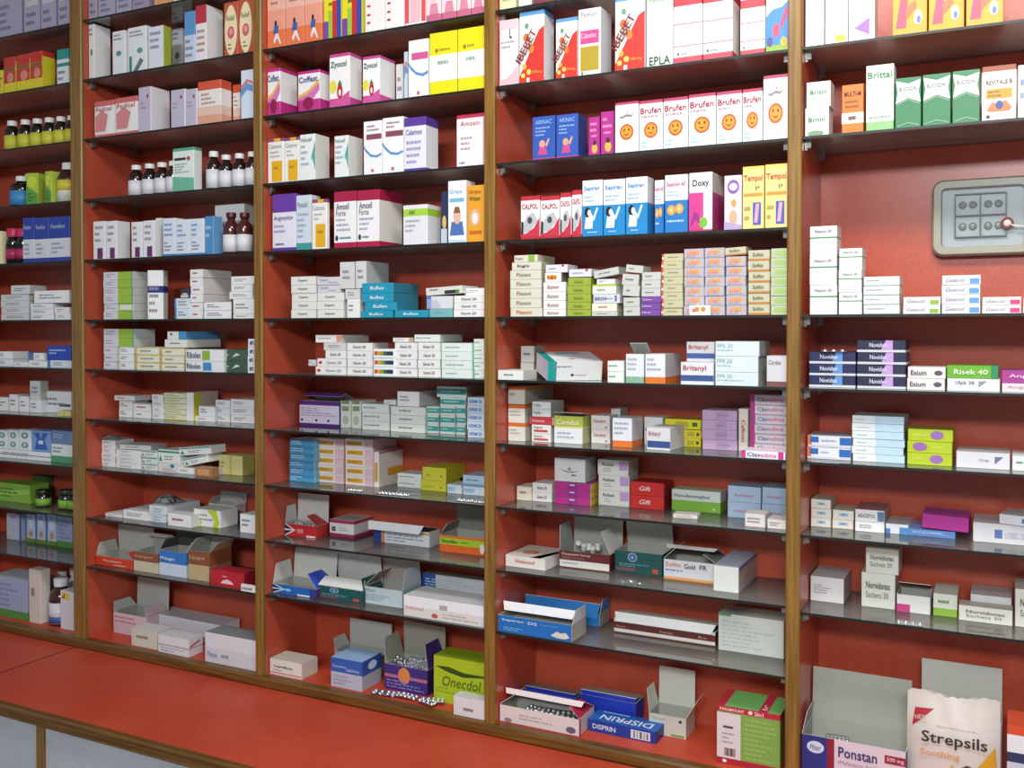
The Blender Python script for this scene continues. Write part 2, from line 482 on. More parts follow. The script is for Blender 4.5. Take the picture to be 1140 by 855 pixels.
def C(x0, x1, yt, st, desc, yf=None, z0=None, rot=0.0, tilt=0.0, pitch=0.0, col=None, cat='carton', name=None, sty=None, **kw):
    yf = (CUR['yf'] if yf is None else yf) * KX(x0) / 2
    z0 = CUR['z'] if z0 is None else z0
    S_ = style(st, **(sty or {}))
    X0, w, d, h = dims(x0, x1, yt, yf, z0, kw)
    if name is None: name = 'syrup_carton' if h > w * 1.2 and h > .06 else 'medicine_carton'
    mb = MB(); shell(mb, w, d, h, S_)
    pt = math.radians(pitch)
    a = math.radians(rot); tl = math.radians(tilt)
    cx, cy_ = w / 2, d / 2
    lx = X0 + cx * math.cos(a) - cy_ * math.sin(a); ly = yf + cx * math.sin(a) + cy_ * math.cos(a)
    if rot == 0 and not kw.get('exact'):
        a = math.radians(random.uniform(-0.5, 0.5))
    o = mb.build(name, None, (lx, ly, z0 + abs(math.sin(tl)) * w / 2 + math.sin(pt) * d / 2), (pt, -tl, a))
    texts(o, w, d, h, S_)
    reg(o, desc, cat, col)
    o['_top'] = z0 + h + 0.0006
    return o

def S(x0, x1, yt, n, st, desc, jit=0.0012, z0=None, yf=None, sts=None, **kw):
    """n alike cartons stacked between the shelf and yt"""
    CUR['col'] += 1; col = CUR['col']
    z0 = CUR['z'] if z0 is None else z0
    yf0 = CUR['yf'] if yf is None else yf
    Z1 = at2(x0, yt, yf0).z
    h = (Z1 - z0) / n
    last = None
    for i in range(n):
        dx = random.uniform(-1, 1) * jit * 400 if jit else 0
        s = (sts or {}).get(i, st)
        last = C(x0 + dx, x1 + dx, yt, s, desc, z0=z0 + i * h, yf=yf0 + random.uniform(0, jit * 2), h=h - 0.0006, col=col, name='tablet_carton', **kw)
    last['_top'] = z0 + n * h
    return last['_top']

def K(lst, z0=None, yf=None, **kw):
    """a pile of different cartons, bottom first: (x0, x1, ytop, style, desc, extra)"""
    z = CUR['z'] if z0 is None else z0
    for q in lst:
        k2 = dict(kw)
        if len(q) > 5: k2.update(q[5])
        o = C(q[0], q[1], q[2], q[3], q[4], name='tablet_carton', z0=z, yf=yf if 'yf' not in k2 else k2.pop('yf'), **k2)
        z = o['_top']
    return z

def slab(mb, a, b_, c, d_, nrm, t, m_in, m_out):
    """thin board a-b-c-d, its outer side lifted by nrm*t"""
    q = [Vector(p) for p in (a, b_, c, d_)]; r = [p + nrm * t for p in q]
    mb.face(q[::-1], m_in); mb.face(r, m_out)
    for i in range(4):
        j = (i + 1) % 4
        mb.face([q[i], q[j], r[j], r[i]], CARDW)

def OC(x0, x1, yt, st, desc, lid=None, tuck=None, sl=None, yf=None, z0=None, rot=0.0, sty=None, lidc=None, front=None, cat='open carton', **kw):
    """carton with its lid open: lid=(length, angle) hinged at the back, tuck=(length, bend, colour), sl=(length, left angle, right angle)"""
    yf = (CUR['yf'] if yf is None else yf) * KX(x0) / 2
    z0 = CUR['z'] if z0 is None else z0
    S_ = style(st, **(sty or {}))
    X0, w, d, h = dims(x0, x1, yt, yf, z0, kw)
    a = math.radians(rot)
    lx = X0 + w / 2 * math.cos(a) - d / 2 * math.sin(a); ly = yf + w / 2 * math.sin(a) + d / 2 * math.cos(a)
    root = empty('open_carton', (lx, ly, z0), (0, 0, a))
    mb = MB(); shell(mb, w, d, h, S_, True)
    body = mb.build('carton_body', root)
    texts(body, w, d, h, S_)
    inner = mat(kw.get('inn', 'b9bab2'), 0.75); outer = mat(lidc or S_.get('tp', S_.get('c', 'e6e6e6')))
    if lid:
        L, an = lid
        while an > 60 and ly + (d / 2 - math.cos(math.radians(an)) * L) + (0.0012 if not tuck else 0.0012 + max(0, -math.cos(math.radians(an + tuck[1])) * tuck[0])) > DEPTH - 0.001: an -= 1
        q = math.radians(an)
        dr = Vector((0, -math.cos(q), math.sin(q))); nr = Vector((0, math.sin(q), math.cos(q)))
        hp = Vector((0, d / 2, h + 0.0004)); e = w / 2 - 0.0006
        mb = MB()
        slab(mb, hp + Vector((-e, 0, 0)), hp + Vector((e, 0, 0)), hp + dr * L + Vector((e, 0, 0)), hp + dr * L + Vector((-e, 0, 0)), nr, 0.0009, inner, outer)
        lo = mb.build('lid_flap', root)
        if tuck:
            TL, bend, tcx = tuck; q2 = q + math.radians(bend)
            d2 = Vector((0, -math.cos(q2), math.sin(q2))); n2 = Vector((0, math.sin(q2), math.cos(q2)))
            ep = hp + dr * L; e2 = e - min(TL * 0.35, 0.008)
            mb = MB()
            slab(mb, ep + Vector((-e, 0, 0)), ep + Vector((e, 0, 0)), ep + d2 * TL + Vector((e2, 0, 0)), ep + d2 * TL + Vector((-e2, 0, 0)), n2, 0.0009, inner if kw.get('tin') is None else mat(kw['tin']), mat(tcx))
            mb.build('tuck_flap', lo)
    if sl:
        L, al, ar = sl
        for sgn, an in ((-1, al), (1, ar)):
            if an is None: continue
            while an > 50 and sgn < 0 and lx - w / 2 + math.cos(math.radians(an)) * L < BAYX[CUR['bay']][0] + .003: an -= 1
            while an > 50 and sgn > 0 and lx + w / 2 - math.cos(math.radians(an)) * L > BAYX[CUR['bay']][1] - .003: an -= 1
            q = math.radians(an)
            dr = Vector((-sgn * math.cos(q), 0, math.sin(q))); nr = Vector((sgn * math.sin(q), 0, math.cos(q)))
            hp = Vector((sgn * (w / 2 - 0.0006), 0, h + 0.0008)); e = d / 2 - 0.002; e2 = e * 0.72
            mb = MB()
            slab(mb, hp + Vector((0, -e, 0)), hp + Vector((0, e, 0)), hp + dr * L + Vector((0, e2, 0)), hp + dr * L + Vector((0, -e2, 0)), nr, 0.0008, inner, outer)
            mb.build('side_flap', root)
    if front:
        L, an = front; q = math.radians(an)
        dr = Vector((0, math.cos(q), math.sin(q))); nr = Vector((0, -math.sin(q), math.cos(q)))
        hp = Vector((0, -d / 2 + 0.0006, h + 0.0008)); e = w / 2 - 0.002
        mb = MB(); slab(mb, hp + Vector((-e, 0, 0)), hp + Vector((e, 0, 0)), hp + dr * L + Vector((e * .9, 0, 0)), hp + dr * L + Vector((-e * .9, 0, 0)), nr, 0.0008, inner, CARDW)
        mb.build('front_flap', root)
    reg(root, desc, cat)
    root['_top'] = z0 + h + 0.001
    return root

def bottle(xc, wpx, yt, desc, glass='2a1410', cap='e4e4e4', lab='dfe0e2', band=None, yf=None, lv=(0.12, 0.55), caph=0.15, ybot=None, squat=False, z0=None, capw=0.62):
    yf = (CUR['yf'] if yf is None else yf) * KX(xc) / 2
    z0 = CUR['z'] if z0 is None else z0
    P = at(xc, yt, yf); h = P.z - z0
    r = (at(xc + wpx / 2, yt, yf).x - at(xc - wpx / 2, yt, yf).x) / 2 * 0.86
    bx0, bx1 = BAYX[CUR['bay']]
    X = min(max(P.x, bx0 + r + .003), bx1 - r - .003)
    root = empty('medicine_bottle', (X, yf + r, z0))
    gm = mat(glass, 0.12, 'bottle_glass_' + glass, spec=0.7); cm = mat(cap, 0.4); lm = mat(lab, 0.5)
    nr = r * capw * 0.8
    sh = h * (1 - caph) if not squat else h * (1 - caph)
    mb = MB()
    mb.lathe([(0, 0.0002), (r * 0.9, 0.0002), (r, h * 0.02), (r, h * 0.60), (r * 0.96, h * 0.66), (r * 0.75, h * 0.74), (nr, h * 0.79), (nr, sh + h * 0.02), (0, sh + h * 0.02)] if not squat else
             [(0, 0.0002), (r * 0.9, 0.0002), (r, h * 0.03), (r, h * 0.68), (r * 0.85, h * 0.74), (nr, h * 0.76), (nr, sh), (0, sh)], gm, 16)
    mb.build('bottle_body', root)
    if cap != 'none':
        mb = MB(); cr = r * capw
        mb.lathe([(cr * 0.98, sh), (cr, sh + h * 0.01), (cr, h * 0.985), (cr * 0.93, h), (0, h)], cm, 16)
        mb.build('cap', root)
    mb = MB(); e = r + 0.0005
    mb.lathe([(e - .0004, h * lv[0]), (e, h * lv[0]), (e, h * lv[1]), (e - .0004, h * lv[1])], lm, 16)
    lo = mb.build('label_wrap', root)
    if band:
        mb = MB(); e = r + 0.0009
        mb.lathe([(e - .0004, h * band[0]), (e, h * band[0]), (e, h * band[1]), (e - .0004, h * band[1])], mat(band[2]), 16)
        mb.build('label_band', lo)
    reg(root, desc, 'bottle')
    return root

def blister(X, Y, Z, rz, desc, L=0.085, Wd=0.034, nx=5, ny=2, rx=0.0, ry=0.0, dome='d8dadd'):
    root = empty('blister_strip', (X, Y, Z), (rx, ry, rz))
    mb = MB(); mb.box((-L / 2, -Wd / 2, 0), (L / 2, Wd / 2, 0.0006), FOIL)
    mb.build('foil_sheet', root)
    mb = MB(); dm = mat(dome, 0.12, 'blister_dome_' + dome, metal=0.6, amount=0.1)
    for i in range(nx):
        for j in range(ny):
            cx = -L / 2 + L * (i + .5) / nx; cy_ = -Wd / 2 + Wd * (j + .5) / ny; r = min(L / nx, Wd / ny) * 0.36
            mb.lathe([(r, 0.0006), (r * 0.92, 0.0026), (r * 0.55, 0.0044), (0, 0.0048)], dm, 8, cx, cy_)
    mb.build('blister_domes', root)
    reg(root, desc, 'blister strip')
    return root

def finish_labels():
    from collections import defaultdict
    g = defaultdict(list)
    for it in ITEMS: g[(it['bay'], it['row'], it['desc'])].append(it)
    for (bay, rw, desc), lst in g.items():
        cols = defaultdict(list)
        for it in lst: cols[it['col']].append(it)
        order = sorted(cols.values(), key=lambda c: min(i['o'].location.x for i in c))
        nC = len(order)
        maxL = max(len(c) for c in order)
        for ci, c in enumerate(order):
            c.sort(key=lambda i: i['o'].location.z)
            nL = len(c)
            for li, it in enumerate(c):
                lev = 'bottom' if li == 0 else ('top' if li == nL - 1 else ORD[li + 1] + ' up')
                hor = 'leftmost' if ci == 0 else ('rightmost' if ci == nC - 1 else ORD[ci + 1] + ' from left')
                if nC == 1 and nL == 1: pos = ''
                elif nC == 1: pos = lev + ' of stack'
                elif maxL == 1: pos = hor
                else: pos = '%s stack, %s' % (hor, lev) if nL > 1 else '%s, single' % hor
                rowname = ORD[rw] + ' row'
                it['o']['label'] = desc + ((', ' + pos) if pos else '') + ', ' + rowname + ', ' + BAYN[bay]
                it['o']['category'] = it['cat']
                if len(lst) > 1:
                    it['o']['group'] = desc + ', ' + rowname + ', ' + BAYN[bay]
    for it in ITEMS:
        if '_top' in it['o']: del it['o']['_top']

# ------------------------------------------------------------------ print designs
W, W2, CRM, GR = 'eeeeee', 'dcdde2', 'e8e4d2', 'c2c3c4'
INK, INKL = '4a4c58', '8a8d98'
def LN(n=3, u0=.12, u1=.85, v0=.15, v1=.7, c=INKL): return (n, u0, u1, v0, v1, c)
STY = {
 # plain flats
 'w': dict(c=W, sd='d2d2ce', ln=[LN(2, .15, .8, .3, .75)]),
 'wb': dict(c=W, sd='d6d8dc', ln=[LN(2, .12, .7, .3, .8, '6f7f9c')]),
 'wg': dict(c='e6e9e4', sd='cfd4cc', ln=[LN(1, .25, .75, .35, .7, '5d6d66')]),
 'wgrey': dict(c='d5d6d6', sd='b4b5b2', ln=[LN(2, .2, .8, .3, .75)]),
 'cream': dict(c='ebe6d3', sd='d0cab4', ln=[LN(1, .2, .7, .4, .75, '8d8272')]),
 'creamred': dict(c='ebe6d3', sd='d0cab4', ln=[LN(1, .25, .75, .35, .75, 'b86a58')]),
 'wred': dict(c=W, sd='d8d6d2', ln=[LN(1, .2, .75, .35, .75, 'b0485a')]),
 'lav': dict(c='aaa3bb', sd='938da5', ln=[LN(4, .15, .8, .1, .5, '7d7690')]),
 'lavleaf': dict(c='aaa3bb', sd='938da5', p=[('r', .12, .42, .9, .95, 'c3c6c4'), ('e', .25, .5, .5, .72, '6d8a70'), ('e', .45, .62, .75, .82, '4d5f58'), ('e', .3, .74, .6, .9, '8fa58c')], ln=[LN(2, .15, .8, .1, .35, '7d7690')]),
 'redyel': dict(c='e0d02c', b=[(.30, .62, 'c03a2c'), (.62, .72, 'b08a40'), (.72, 1.0, 'c23428')], sd='ddd232', p=[('e', .3, .3, .85, .58, 'd98a78'), ('r', .06, .63, .94, .71, '8a5a30'), ('r', .0, .0, 1, .86, 'ddd232', 'r')], tp='c23428'),
 'tealw': dict(c='dfe5e2', b=[(.52, .62, '2f8f8d'), (.72, 1.0, '2f8f8d')], ln=[LN(2, .1, .85, .1, .45)]),
 'limep': dict(c='a8c43a', sd='b9cf4a', p=[('p', [(0, 0), (1, 0), (1, .35), (0, .6)], '5f9a3a'), ('e', .1, .55, .9, .9, 'c6d63a')], ln=[LN(3, .15, .8, .1, .4, '36602c')]),
 'bluew': dict(c='d9dae2', b=[(0, .1, '2a3f9a'), (.52, 1.0, '24409e')], ln=[LN(3, .12, .8, .16, .45, '9aa0bc')], t=[('Femilon', .12, .78, .74, .84, 'c9d2ea')]),
 'dotw': dict(c='dfe5ea', p=[('e', .2, .12, .8, .42, '6c9a86'), ('e', .2, .58, .8, .9, '6c9a86'), ('e', .38, .2, .62, .36, 'cfe0d6'), ('e', .38, .66, .62, .82, 'cfe0d6')]),
 'bluepat': dict(c='7f9fd0', p=[('p', [(.15, .1), (.85, .1), (.7, .6), (.9, .9), (.6, .9), (.5, .6), (.4, .9), (.1, .9), (.3, .6)], '2f5fb4'), ('e', .35, .35, .65, .55, 'c9d6ea')]),
 'greenbase': dict(c='dfe6e3', b=[(0, .36, '4f9a6e')], ln=[LN(2, .1, .8, .5, .9)]),
 'limebox': dict(c='7fae3a', p=[('p', [(0, .2), (1, .5), (1, .75), (0, .5)], '9cc84a')], ln=[LN(3, .1, .85, .2, .8, '4f7a2c')]),
 'blueor': dict(c='b9c8e2', b=[(0, .14, '6a8a3c')], p=[('r', 0, .14, .16, 1, '3a66b4'), ('e', .4, .2, .8, .42, 'd08a5c'), ('e', .35, .5, .85, .8, 'd6dcea')], ln=[LN(2, .3, .9, .8, .95, '5a6ea4')]),
 'graygreen': dict(c='9aa6c4', b=[(0, .2, '4f8a3c')], tp='c6d4dc', ln=[LN(5, .1, .9, .25, .9, '7c88b0')]),
 # second bay
 'pill': dict(c='e4e6ea', sd='f0f0f0', p=[('e', .3, .44, .72, .56, '5f8f80'), ('r', .3, .0, .55, .05, '79a892')], ln=[LN(2, .1, .8, .78, .95, '8a95a0')]),
 'pillbig': dict(c='e6e9ec', p=[('r', .08, .02, .22, .38, '2f8c78'), ('p', [(.3, .05), (.5, .02), (.85, .25), (.68, .32)], '5a7a74'), ('e', .5, .42, .8, .54, '5f9a8c')], ln=[LN(2, .1, .85, .78, .94, '8a95a0')]),
 'lilgreen': dict(c='e2e3ee', sd='a8b94c', ln=[LN(3, .12, .85, .45, .92, '8f93a8')]),
 'bluetop': dict(c='c6d4e8', b=[(.55, 1, '5f96cc')], ln=[LN(3, .1, .8, .1, .5)]),
 'redtop': dict(c='ece8ea', b=[(.68, 1, 'bc3442')], sd='f2f2f2', p=[('r', 0, .0, 1, .99, 'f0f0f0', 'r')], ln=[LN(4, .12, .85, .15, .6, 'b98a90')]),
 'oval': dict(c='c0563c', p=[('e', .06, .03, .94, .95, 'ecdfb4'), ('e', .26, .33, .74, .56, 'd4596a'), ('e', .36, .40, .64, .52, 'e89aa0')], t=[('Relief', .22, .78, .66, .76, '5a6a48')], ln=[LN(2, .3, .7, .12, .26, '7a6a48')]),
 'redpic': dict(c='eee6e4', b=[(0, .1, 'd06a6a'), (.86, 1, 'd06a6a')], p=[('p', [(.05, .18), (.55, .18), (.7, .6), (.4, .75), (.05, .6)], 'd8888a'), ('p', [(.62, .1), (1, .1), (1, .85), (.8, .8)], 'f0f0f0')], t=[('Pedical', .1, .9, .72, .84, 'b84a50')]),
 'lilw': dict(c='c3bccf', sd='e9e7ee', p=[('r', .66, .76, .82, .84, '9a4a5a')], ln=[LN(2, .15, .7, .5, .7, 'a59db8')]),
 'orgrad': dict(c='ece6e2', b=[(0, .22, 'e0a48a'), (.22, .42, 'e6c4b4'), (.8, 1, 'd4573a')], ln=[LN(3, .15, .85, .45, .75, 'b8928a')]),
 'bluewave': dict(c='d6dff0', p=[('p', [(0, .45), (.5, .6), (1, .55), (1, .68), (.5, .74), (0, .62)], '6a9ad2'), ('p', [(0, .62), (.6, .76), (1, .7), (1, .76), (.5, .82), (0, .68)], 'd47a80')]),
 'greencarton': dict(c='e4ece8', b=[(.93, 1, '4fa684')], p=[('p', [(0, 0), (1, 0), (1, .3), (0, .36)], '6fb89c'), ('r', .08, .72, .62, .78, '2f3a3a'), ('e', .66, .7, .84, .8, 'b85a4a')], ln=[LN(4, .1, .8, .42, .66, '8aa89c')]),
 'purplesq': dict(c='eae9ec', p=[('r', .35, .02, .8, .3, '6a2a6a')], ln=[LN(3, .15, .85, .42, .92, 'a09aa8')]),
 'bluebase': dict(c='dde5f0', b=[(0, .06, '3a7ab8')], ln=[LN(3, .12, .85, .5, .9, '7aa0c8'), LN(3, .12, .7, .12, .4)]),
 'bluecart': dict(c='4f8cc4', sd='6ba2d4', ln=[LN(2, .1, .8, .4, .8, 'a9c8e6')]),
 'limeside': dict(c='d9d8e2', sd='c9ccc8', p=[('r', .5, 0, .98, 1, '9cc03e'), ('r', .96, 0, 1, 1, '4f9aa0')], ln=[LN(2, .08, .42, .25, .85, 'aaa4bc')]),
 'limelab': dict(c='d9d8e2', sd='c9ccc8', p=[('r', .5, 0, .98, 1, '9cc03e'), ('r', .55, .2, .95, .85, 'e2e4e0')], ln=[LN(2, .08, .42, .25, .85, 'aaa4bc')]),
 'lilthin': dict(c='dcd9e4', sd='cfd4c4', p=[('r', .93, 0, 1, 1, 'a4bc5a')], ln=[LN(1, .12, .8, .3, .8, 'aaa4bc')]),
 'creamyel': dict(c='e9e6d6', sd='d9d2ae', p=[('r', 0, .86, 1, 1, 'dcc85a'), ('r', 0, 0, .06, 1, 'd8b84a')], ln=[LN(1, .2, .8, .25, .7, '8d9272')]),
 'blueedge': dict(c='dfe5ec', p=[('r', 0, 0, .12, 1, '2f86c0')], ln=[LN(2, .25, .85, .25, .8, '7a8aa0')]),
 'bluestrip': dict(c='e6e8e2', sd='4f8cbc', p=[('r', .62, .0, 1, 1, '4a92cc'), ('e', .15, .5, .3, .8, '6a7a4a')]),
 'riblue': dict(c='e9eaea', sd='cfd2cc', p=[('r', .46, .1, .68, .9, '3f8cc8')], t=[('Ribolen', .04, .4, .25, .8, '3a5a78', 'f', 'b')]),
 'rigreen': dict(c='e9eaea', sd='cfd2cc', p=[('r', .44, .1, .64, .9, '8ab43a')], t=[('Ribolen', .04, .4, .25, .8, '3a5a78', 'f', 'b')]),
 'dkgreen': dict(c='3f5a48', p=[('p', [(.3, .3), (.7, .55), (.5, .7)], 'c8d4c8'), ('p', [(.05, .4), (.2, .55), (.1, .6)], 'aabcac')]),
 'wblue': dict(c='e8eaee', t=[('MPG', .35, .95, .25, .75, '3a4a8a', 'f', 'b')]),
 'limew': dict(c='dfe0c2', sd='e6e8e4', b=[(0, .12, 'c3c24a')], ln=[LN(2, .1, .9, .3, .85, 'b0ae6a')]),
 'limeside2': dict(c='eceee8', sd='b9aa9c', p=[('r', 0, 0, .28, 1, 'c0bf3a', 'r'), ('e', .55, .3, .7, .5, '7a4a3a', 'r')]),
 'wgreen': dict(c='e4e8e4', p=[('r', 0, .78, 1, .92, '2f9068'), ('p', [(.05, .15), (.2, .15), (.1, .6)], '2f9068')], tp='dfe4e0', ln=[LN(2, .3, .9, .2, .6)]),
 'browno': dict(c='a8744a', p=[('r', .12, .2, .88, .85, 'd29a68')], tp='c8a078'),
 'yelcream': dict(c='d8d08a', sd='b8b060', tp='cfc884', p=[('r', .46, 0, .54, 1, 'c4b85e')], ln=[LN(2, .08, .4, .3, .7, 'a89c4c')]),
 'limep2': dict(c='eceeea', sd='e8e8ea', p=[('e', -.0, .0, .32, .48, 'c4d22a'), ('p', [(.52, 1), (.86, 1), (.98, .3), (.92, 0), (.72, 0), (.8, .4)], 'c4d22a')], ln=[LN(2, .1, .8, .3, .8, '9a9aa4', )]),
 'tealtext': dict(c='dce6ea', sd='d8dade', t=[('Nebcin', .25, .8, .55, .78, '4f8a9c')], ln=[LN(2, .25, .8, .12, .42, '7aa0ac')]),
 'orred': dict(c='d23c22', p=[('r', .0, .0, .02, 1, 'b83018')], t=[('Panadexin', .22, .72, .5, .68, 'f0d8c8', 'f', 'b')], ln=[LN(1, .5, .92, .1, .3, 'f0c8b0')]),
 'brcream': dict(c='cfc2a4', b=[(.52, 1, '8a4f32')], t=[('Lipiget', .1, .8, .68, .84, 'd8b898')]),
 'blw': dict(c='cdd8ea', b=[(.5, 1, '2f76c4')], t=[('Phlogin', .06, .6, .6, .76, 'e8eef6', 'f', 'b')]),
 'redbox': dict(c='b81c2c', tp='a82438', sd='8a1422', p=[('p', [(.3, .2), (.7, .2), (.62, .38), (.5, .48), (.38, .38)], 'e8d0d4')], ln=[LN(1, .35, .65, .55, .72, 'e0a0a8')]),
 'kid': dict(c='e6e8ea', t=[('KIDDIE', .1, .8, .3, .62, '2a3040', 'f', 'b')]),
 'pinkgrey': dict(c='d2bcc4', b=[(0, .5, 'c8b4bc')], ln=[LN(2, .05, .8, .5, .9, 'b8808c')]),
 'whl': dict(c='dfe1e6', tp='c9ccd2'),
 'pinkline': dict(c='e0dfe2', b=[(.42, .5, 'b0a0a8')], sd='d8d4d8', tp='e2e3e6', p=[('p', [(.1, .5), (.8, .72), (.8, .82), (.1, .6)], 'a82a4a', 'r')], ln=[LN(2, .1, .9, .08, .38, 'a8a4b0')]),
 'lidbl': dict(c='dcdfe6', b=[(0, .5, 'd4d2da')], tp='8c9094', t=[('Flexin', .06, .24, .2, .38, '6a8ab0')], ln=[LN(1, .32, .6, .15, .4, '8a92b0')]),
 # middle bay
 'runner': dict(c='eba088', b=[(.0, .22, 'e8784a'), (.22, .45, 'eda088'), (.45, 1, 'efb8a4')], p=[('e', .42, .26, .56, .33, '2a2a38'), ('p', [(.35, .18), (.62, .18), (.66, .27), (.4, .27)], '3f62a4'), ('p', [(.36, .10), (.5, .18), (.62, .18), (.8, .06), (.74, .05), (.56, .13), (.42, .06)], 'e8e2ea')], ln=[LN(2, .2, .8, .5, .62, 'b87a70')]),
 'multi': dict(c='e8dc2a', p=[('r', 0, 0, .28, .25, '7a4aa0'), ('r', .28, 0, .5, .38, '9cc83a'), ('r', .5, 0, .74, .5, 'cc2a32'), ('r', .74, 0, 1, .8, '3a4aa4'), ('e', .25, .62, .5, .74, '6a8a2a')], ln=[LN(2, .3, .7, .42, .6, '6a5a1a')]),
 'bullets': dict(c='f0eeec', p=[('e', .1, .44, .3, .47, 'c83a34'), ('e', .1, .33, .3, .36, 'c83a34'), ('e', .1, .22, .3, .25, 'c83a34'), ('e', .1, .12, .3, .15, 'c83a34')], ln=[LN(2, .1, .9, .52, .6, 'c86a5a')]),
 'pinkbars': dict(c='f2eef0', p=[('r', 0, .05, .2, .42, 'e0505a'), ('r', .25, .05, .75, .42, 'eebac4'), ('r', .8, .05, 1, .42, 'e0505a')]),
 'girl': dict(c='eed8dc', b=[(0, .14, 'c86a8a')], p=[('e', .15, .38, .8, .62, '3a2226'), ('e', .28, .34, .74, .56, 'eac4ae'), ('p', [(.2, .14), (.85, .14), (.75, .32), (.3, .32)], 'd88aa4')]),
 'coffest': dict(c='f2eef2', b=[(0, .30, 'c4308a'), (.93, 1, 'c4308a')], sd='f2f2f2', p=[('p', [(0, .3), (0, .42), (.4, .5), (1, .78), (1, .7), (.5, .42)], 'e8b84a'), ('p', [(0, .36), (.4, .42), (1, .68), (1, .5), (.7, .3), (0, .3)], 'd478b4'), ('e', .22, .06, .72, .36, '8a1a4a')], t=[('Coffest', .06, .92, .72, .86, '2a4a8a', 'f', 'b')]),
 'zyocol': dict(c='f4f2f2', b=[(0, .18, 'cc4a96'), (.94, 1, 'cc4a96')], sd='efeeec', p=[('e', -.0, .28, .36, .52, 'e6dc4a'), ('p', [(0, 0), (1, 0), (1, .3), (.6, .2), (0, .1)], 'd05aa0'), ('e', .38, .16, .66, .44, 'c02a34'), ('e', .46, .22, .58, .34, 'f4ecec'), ('p', [(.4, .42), (.52, .52), (.64, .42)], '4a8a3a')], t=[('Zyocol', .08, .86, .72, .86, '2a5a5a', 'f', 'b')]),
 'wave': dict(c='f3f1f5', p=[('r', .16, .66, 1, .76, '8a4a5c'), ('p', [(0, .52), (.12, .44), (.4, .34), (.75, .32), (1, .36), (1, .4), (.7, .36), (.4, .39), (.12, .5), (0, .58)], '5a96cc'), ('e', .42, .05, .58, .12, 'c47a7a')], ln=[LN(2, .2, .9, .8, .94, '9a7a8a')]),
 'wavepink': dict(c='f3f1f5', b=[(0, .03, 'd25a92')], p=[('r', .16, .66, 1, .78, 'd05a94'), ('p', [(0, .58), (.12, .5), (.4, .4), (.75, .36), (1, .4), (1, .45), (.7, .41), (.4, .45), (.12, .56), (0, .64)], '5a96cc'), ('e', .42, .05, .58, .12, 'c47a7a')]),
 'yellow': dict(c='e9dd12', p=[('r', .0, .22, 1, .64, 'f4f2e8'), ('e', .2, .68, .32, .75, '8a8a3a')], sd='d9cc18', ln=[LN(1, .3, .75, .45, .58, '8aa89c'), LN(1, .35, .8, .68, .76, 'a89a30')]),
 'yelrect': dict(c='f0eee8', b=[(.93, 1, '8a4a7a')], p=[('r', .25, .04, .9, .5, 'e8ae1a'), ('r', .4, .93, .8, 1, 'e8b02a')], t=[('Calamox', .08, .9, .78, .88, '9aa0b0')], ln=[LN(2, .15, .8, .56, .74, 'b0b2ba'), LN(1, .35, .8, .28, .4, 'b8861a')]),
 'tealdia': dict(c='ecefee', sd='e4e4e0', p=[('p', [(.78, .55), (1, .85), (1, .2)], '4aa89a'), ('p', [(.72, .5), (.82, .62), (.82, .4)], '8ac8be')], t=[('Velosef', .06, .8, .84, .93, '4a6a7a')], ln=[LN(4, .08, .65, .3, .8, 'a4b4b8')]),
 'purplew': dict(c='e6e4f2', b=[(0, .06, '5a3a9a'), (.84, 1, '5a3a9a')], sd='eceaf2', t=[('Calamox', .1, .85, .68, .78, '4a3a8a')], ln=[LN(4, .12, .85, .12, .6, 'a09cc0')]),
 'purpleside': dict(c='e6e4f2', b=[(0, .06, '5a3a9a'), (.68, 1, '6a3aa4')], t=[('Augmentin', .08, .9, .52, .62, '4a3a8a')], ln=[LN(2, .08, .7, .3, .48, 'a09cc0'), LN(1, .12, .6, .08, .16, '6a6a80')]),
 'redtopw': dict(c='f3f1f2', b=[(.93, 1, 'c02a4a')], p=[('r', .95, 0, 1, .92, 'd89aa4')], t=[('Amoxin', .15, .85, .78, .88, 'b0405a')], ln=[LN(3, .15, .85, .3, .6, 'c09aa4'), LN(1, .1, .5, .04, .12, '5a7ab0')]),
 'paleteal': dict(c='d4dcea', b=[(0, .13, '3f9a9c')], sd='dfe3ea', t=[('Panadol', .12, .8, .78, .88, '4a8a9a')], ln=[LN(5, .1, .85, .2, .7, 'a0acc0')]),
 'maroon': dict(c='f2f0f2', b=[(0, .1, 'b01a48'), (.82, 1, 'a81a44')], sd='e6e2dc', t=[('Amoxil', .12, .7, .68, .79, '5a5a6a', 'f', 'b'), ('Forte', .12, .55, .57, .67, '5a5a6a')], p=[('e', .06, .13, .2, .23, '3a3a40')], ln=[LN(3, .12, .8, .28, .54, 'a8a4b4'), LN(1, .26, .8, .14, .22, '5a8a9a')]),
 'limetop': dict(c='e4e4ea', b=[(.72, .9, 'a6d040')], sd='eaeaec', ln=[LN(3, .1, .7, .3, .66, 'a8a8b4')], t=[('ABR', .25, .5, .77, .86, '4a5a5a')]),
 'navystrip': dict(c='2a3460', p=[('r', 0, 0, 1, .3, 'c8cede'), ('e', .2, .3, .9, .55, 'd8c06a')]),
 'baby': dict(c='eef2f8', p=[('p', [(.1, .12), (.9, .12), (.8, .34), (.2, .34)], '4a72b4'), ('e', .3, .3, .72, .56, 'e4b49a'), ('p', [(.3, .48), (.7, .48), (.62, .58), (.4, .58)], '8a5a3a'), ('r', .1, .66, .9, .72, '7ab8d8'), ('r', .02, .0, .98, .05, 'b8d8e8')], t=[('Gripe', .1, .8, .78, .86, '6aa0c8')]),
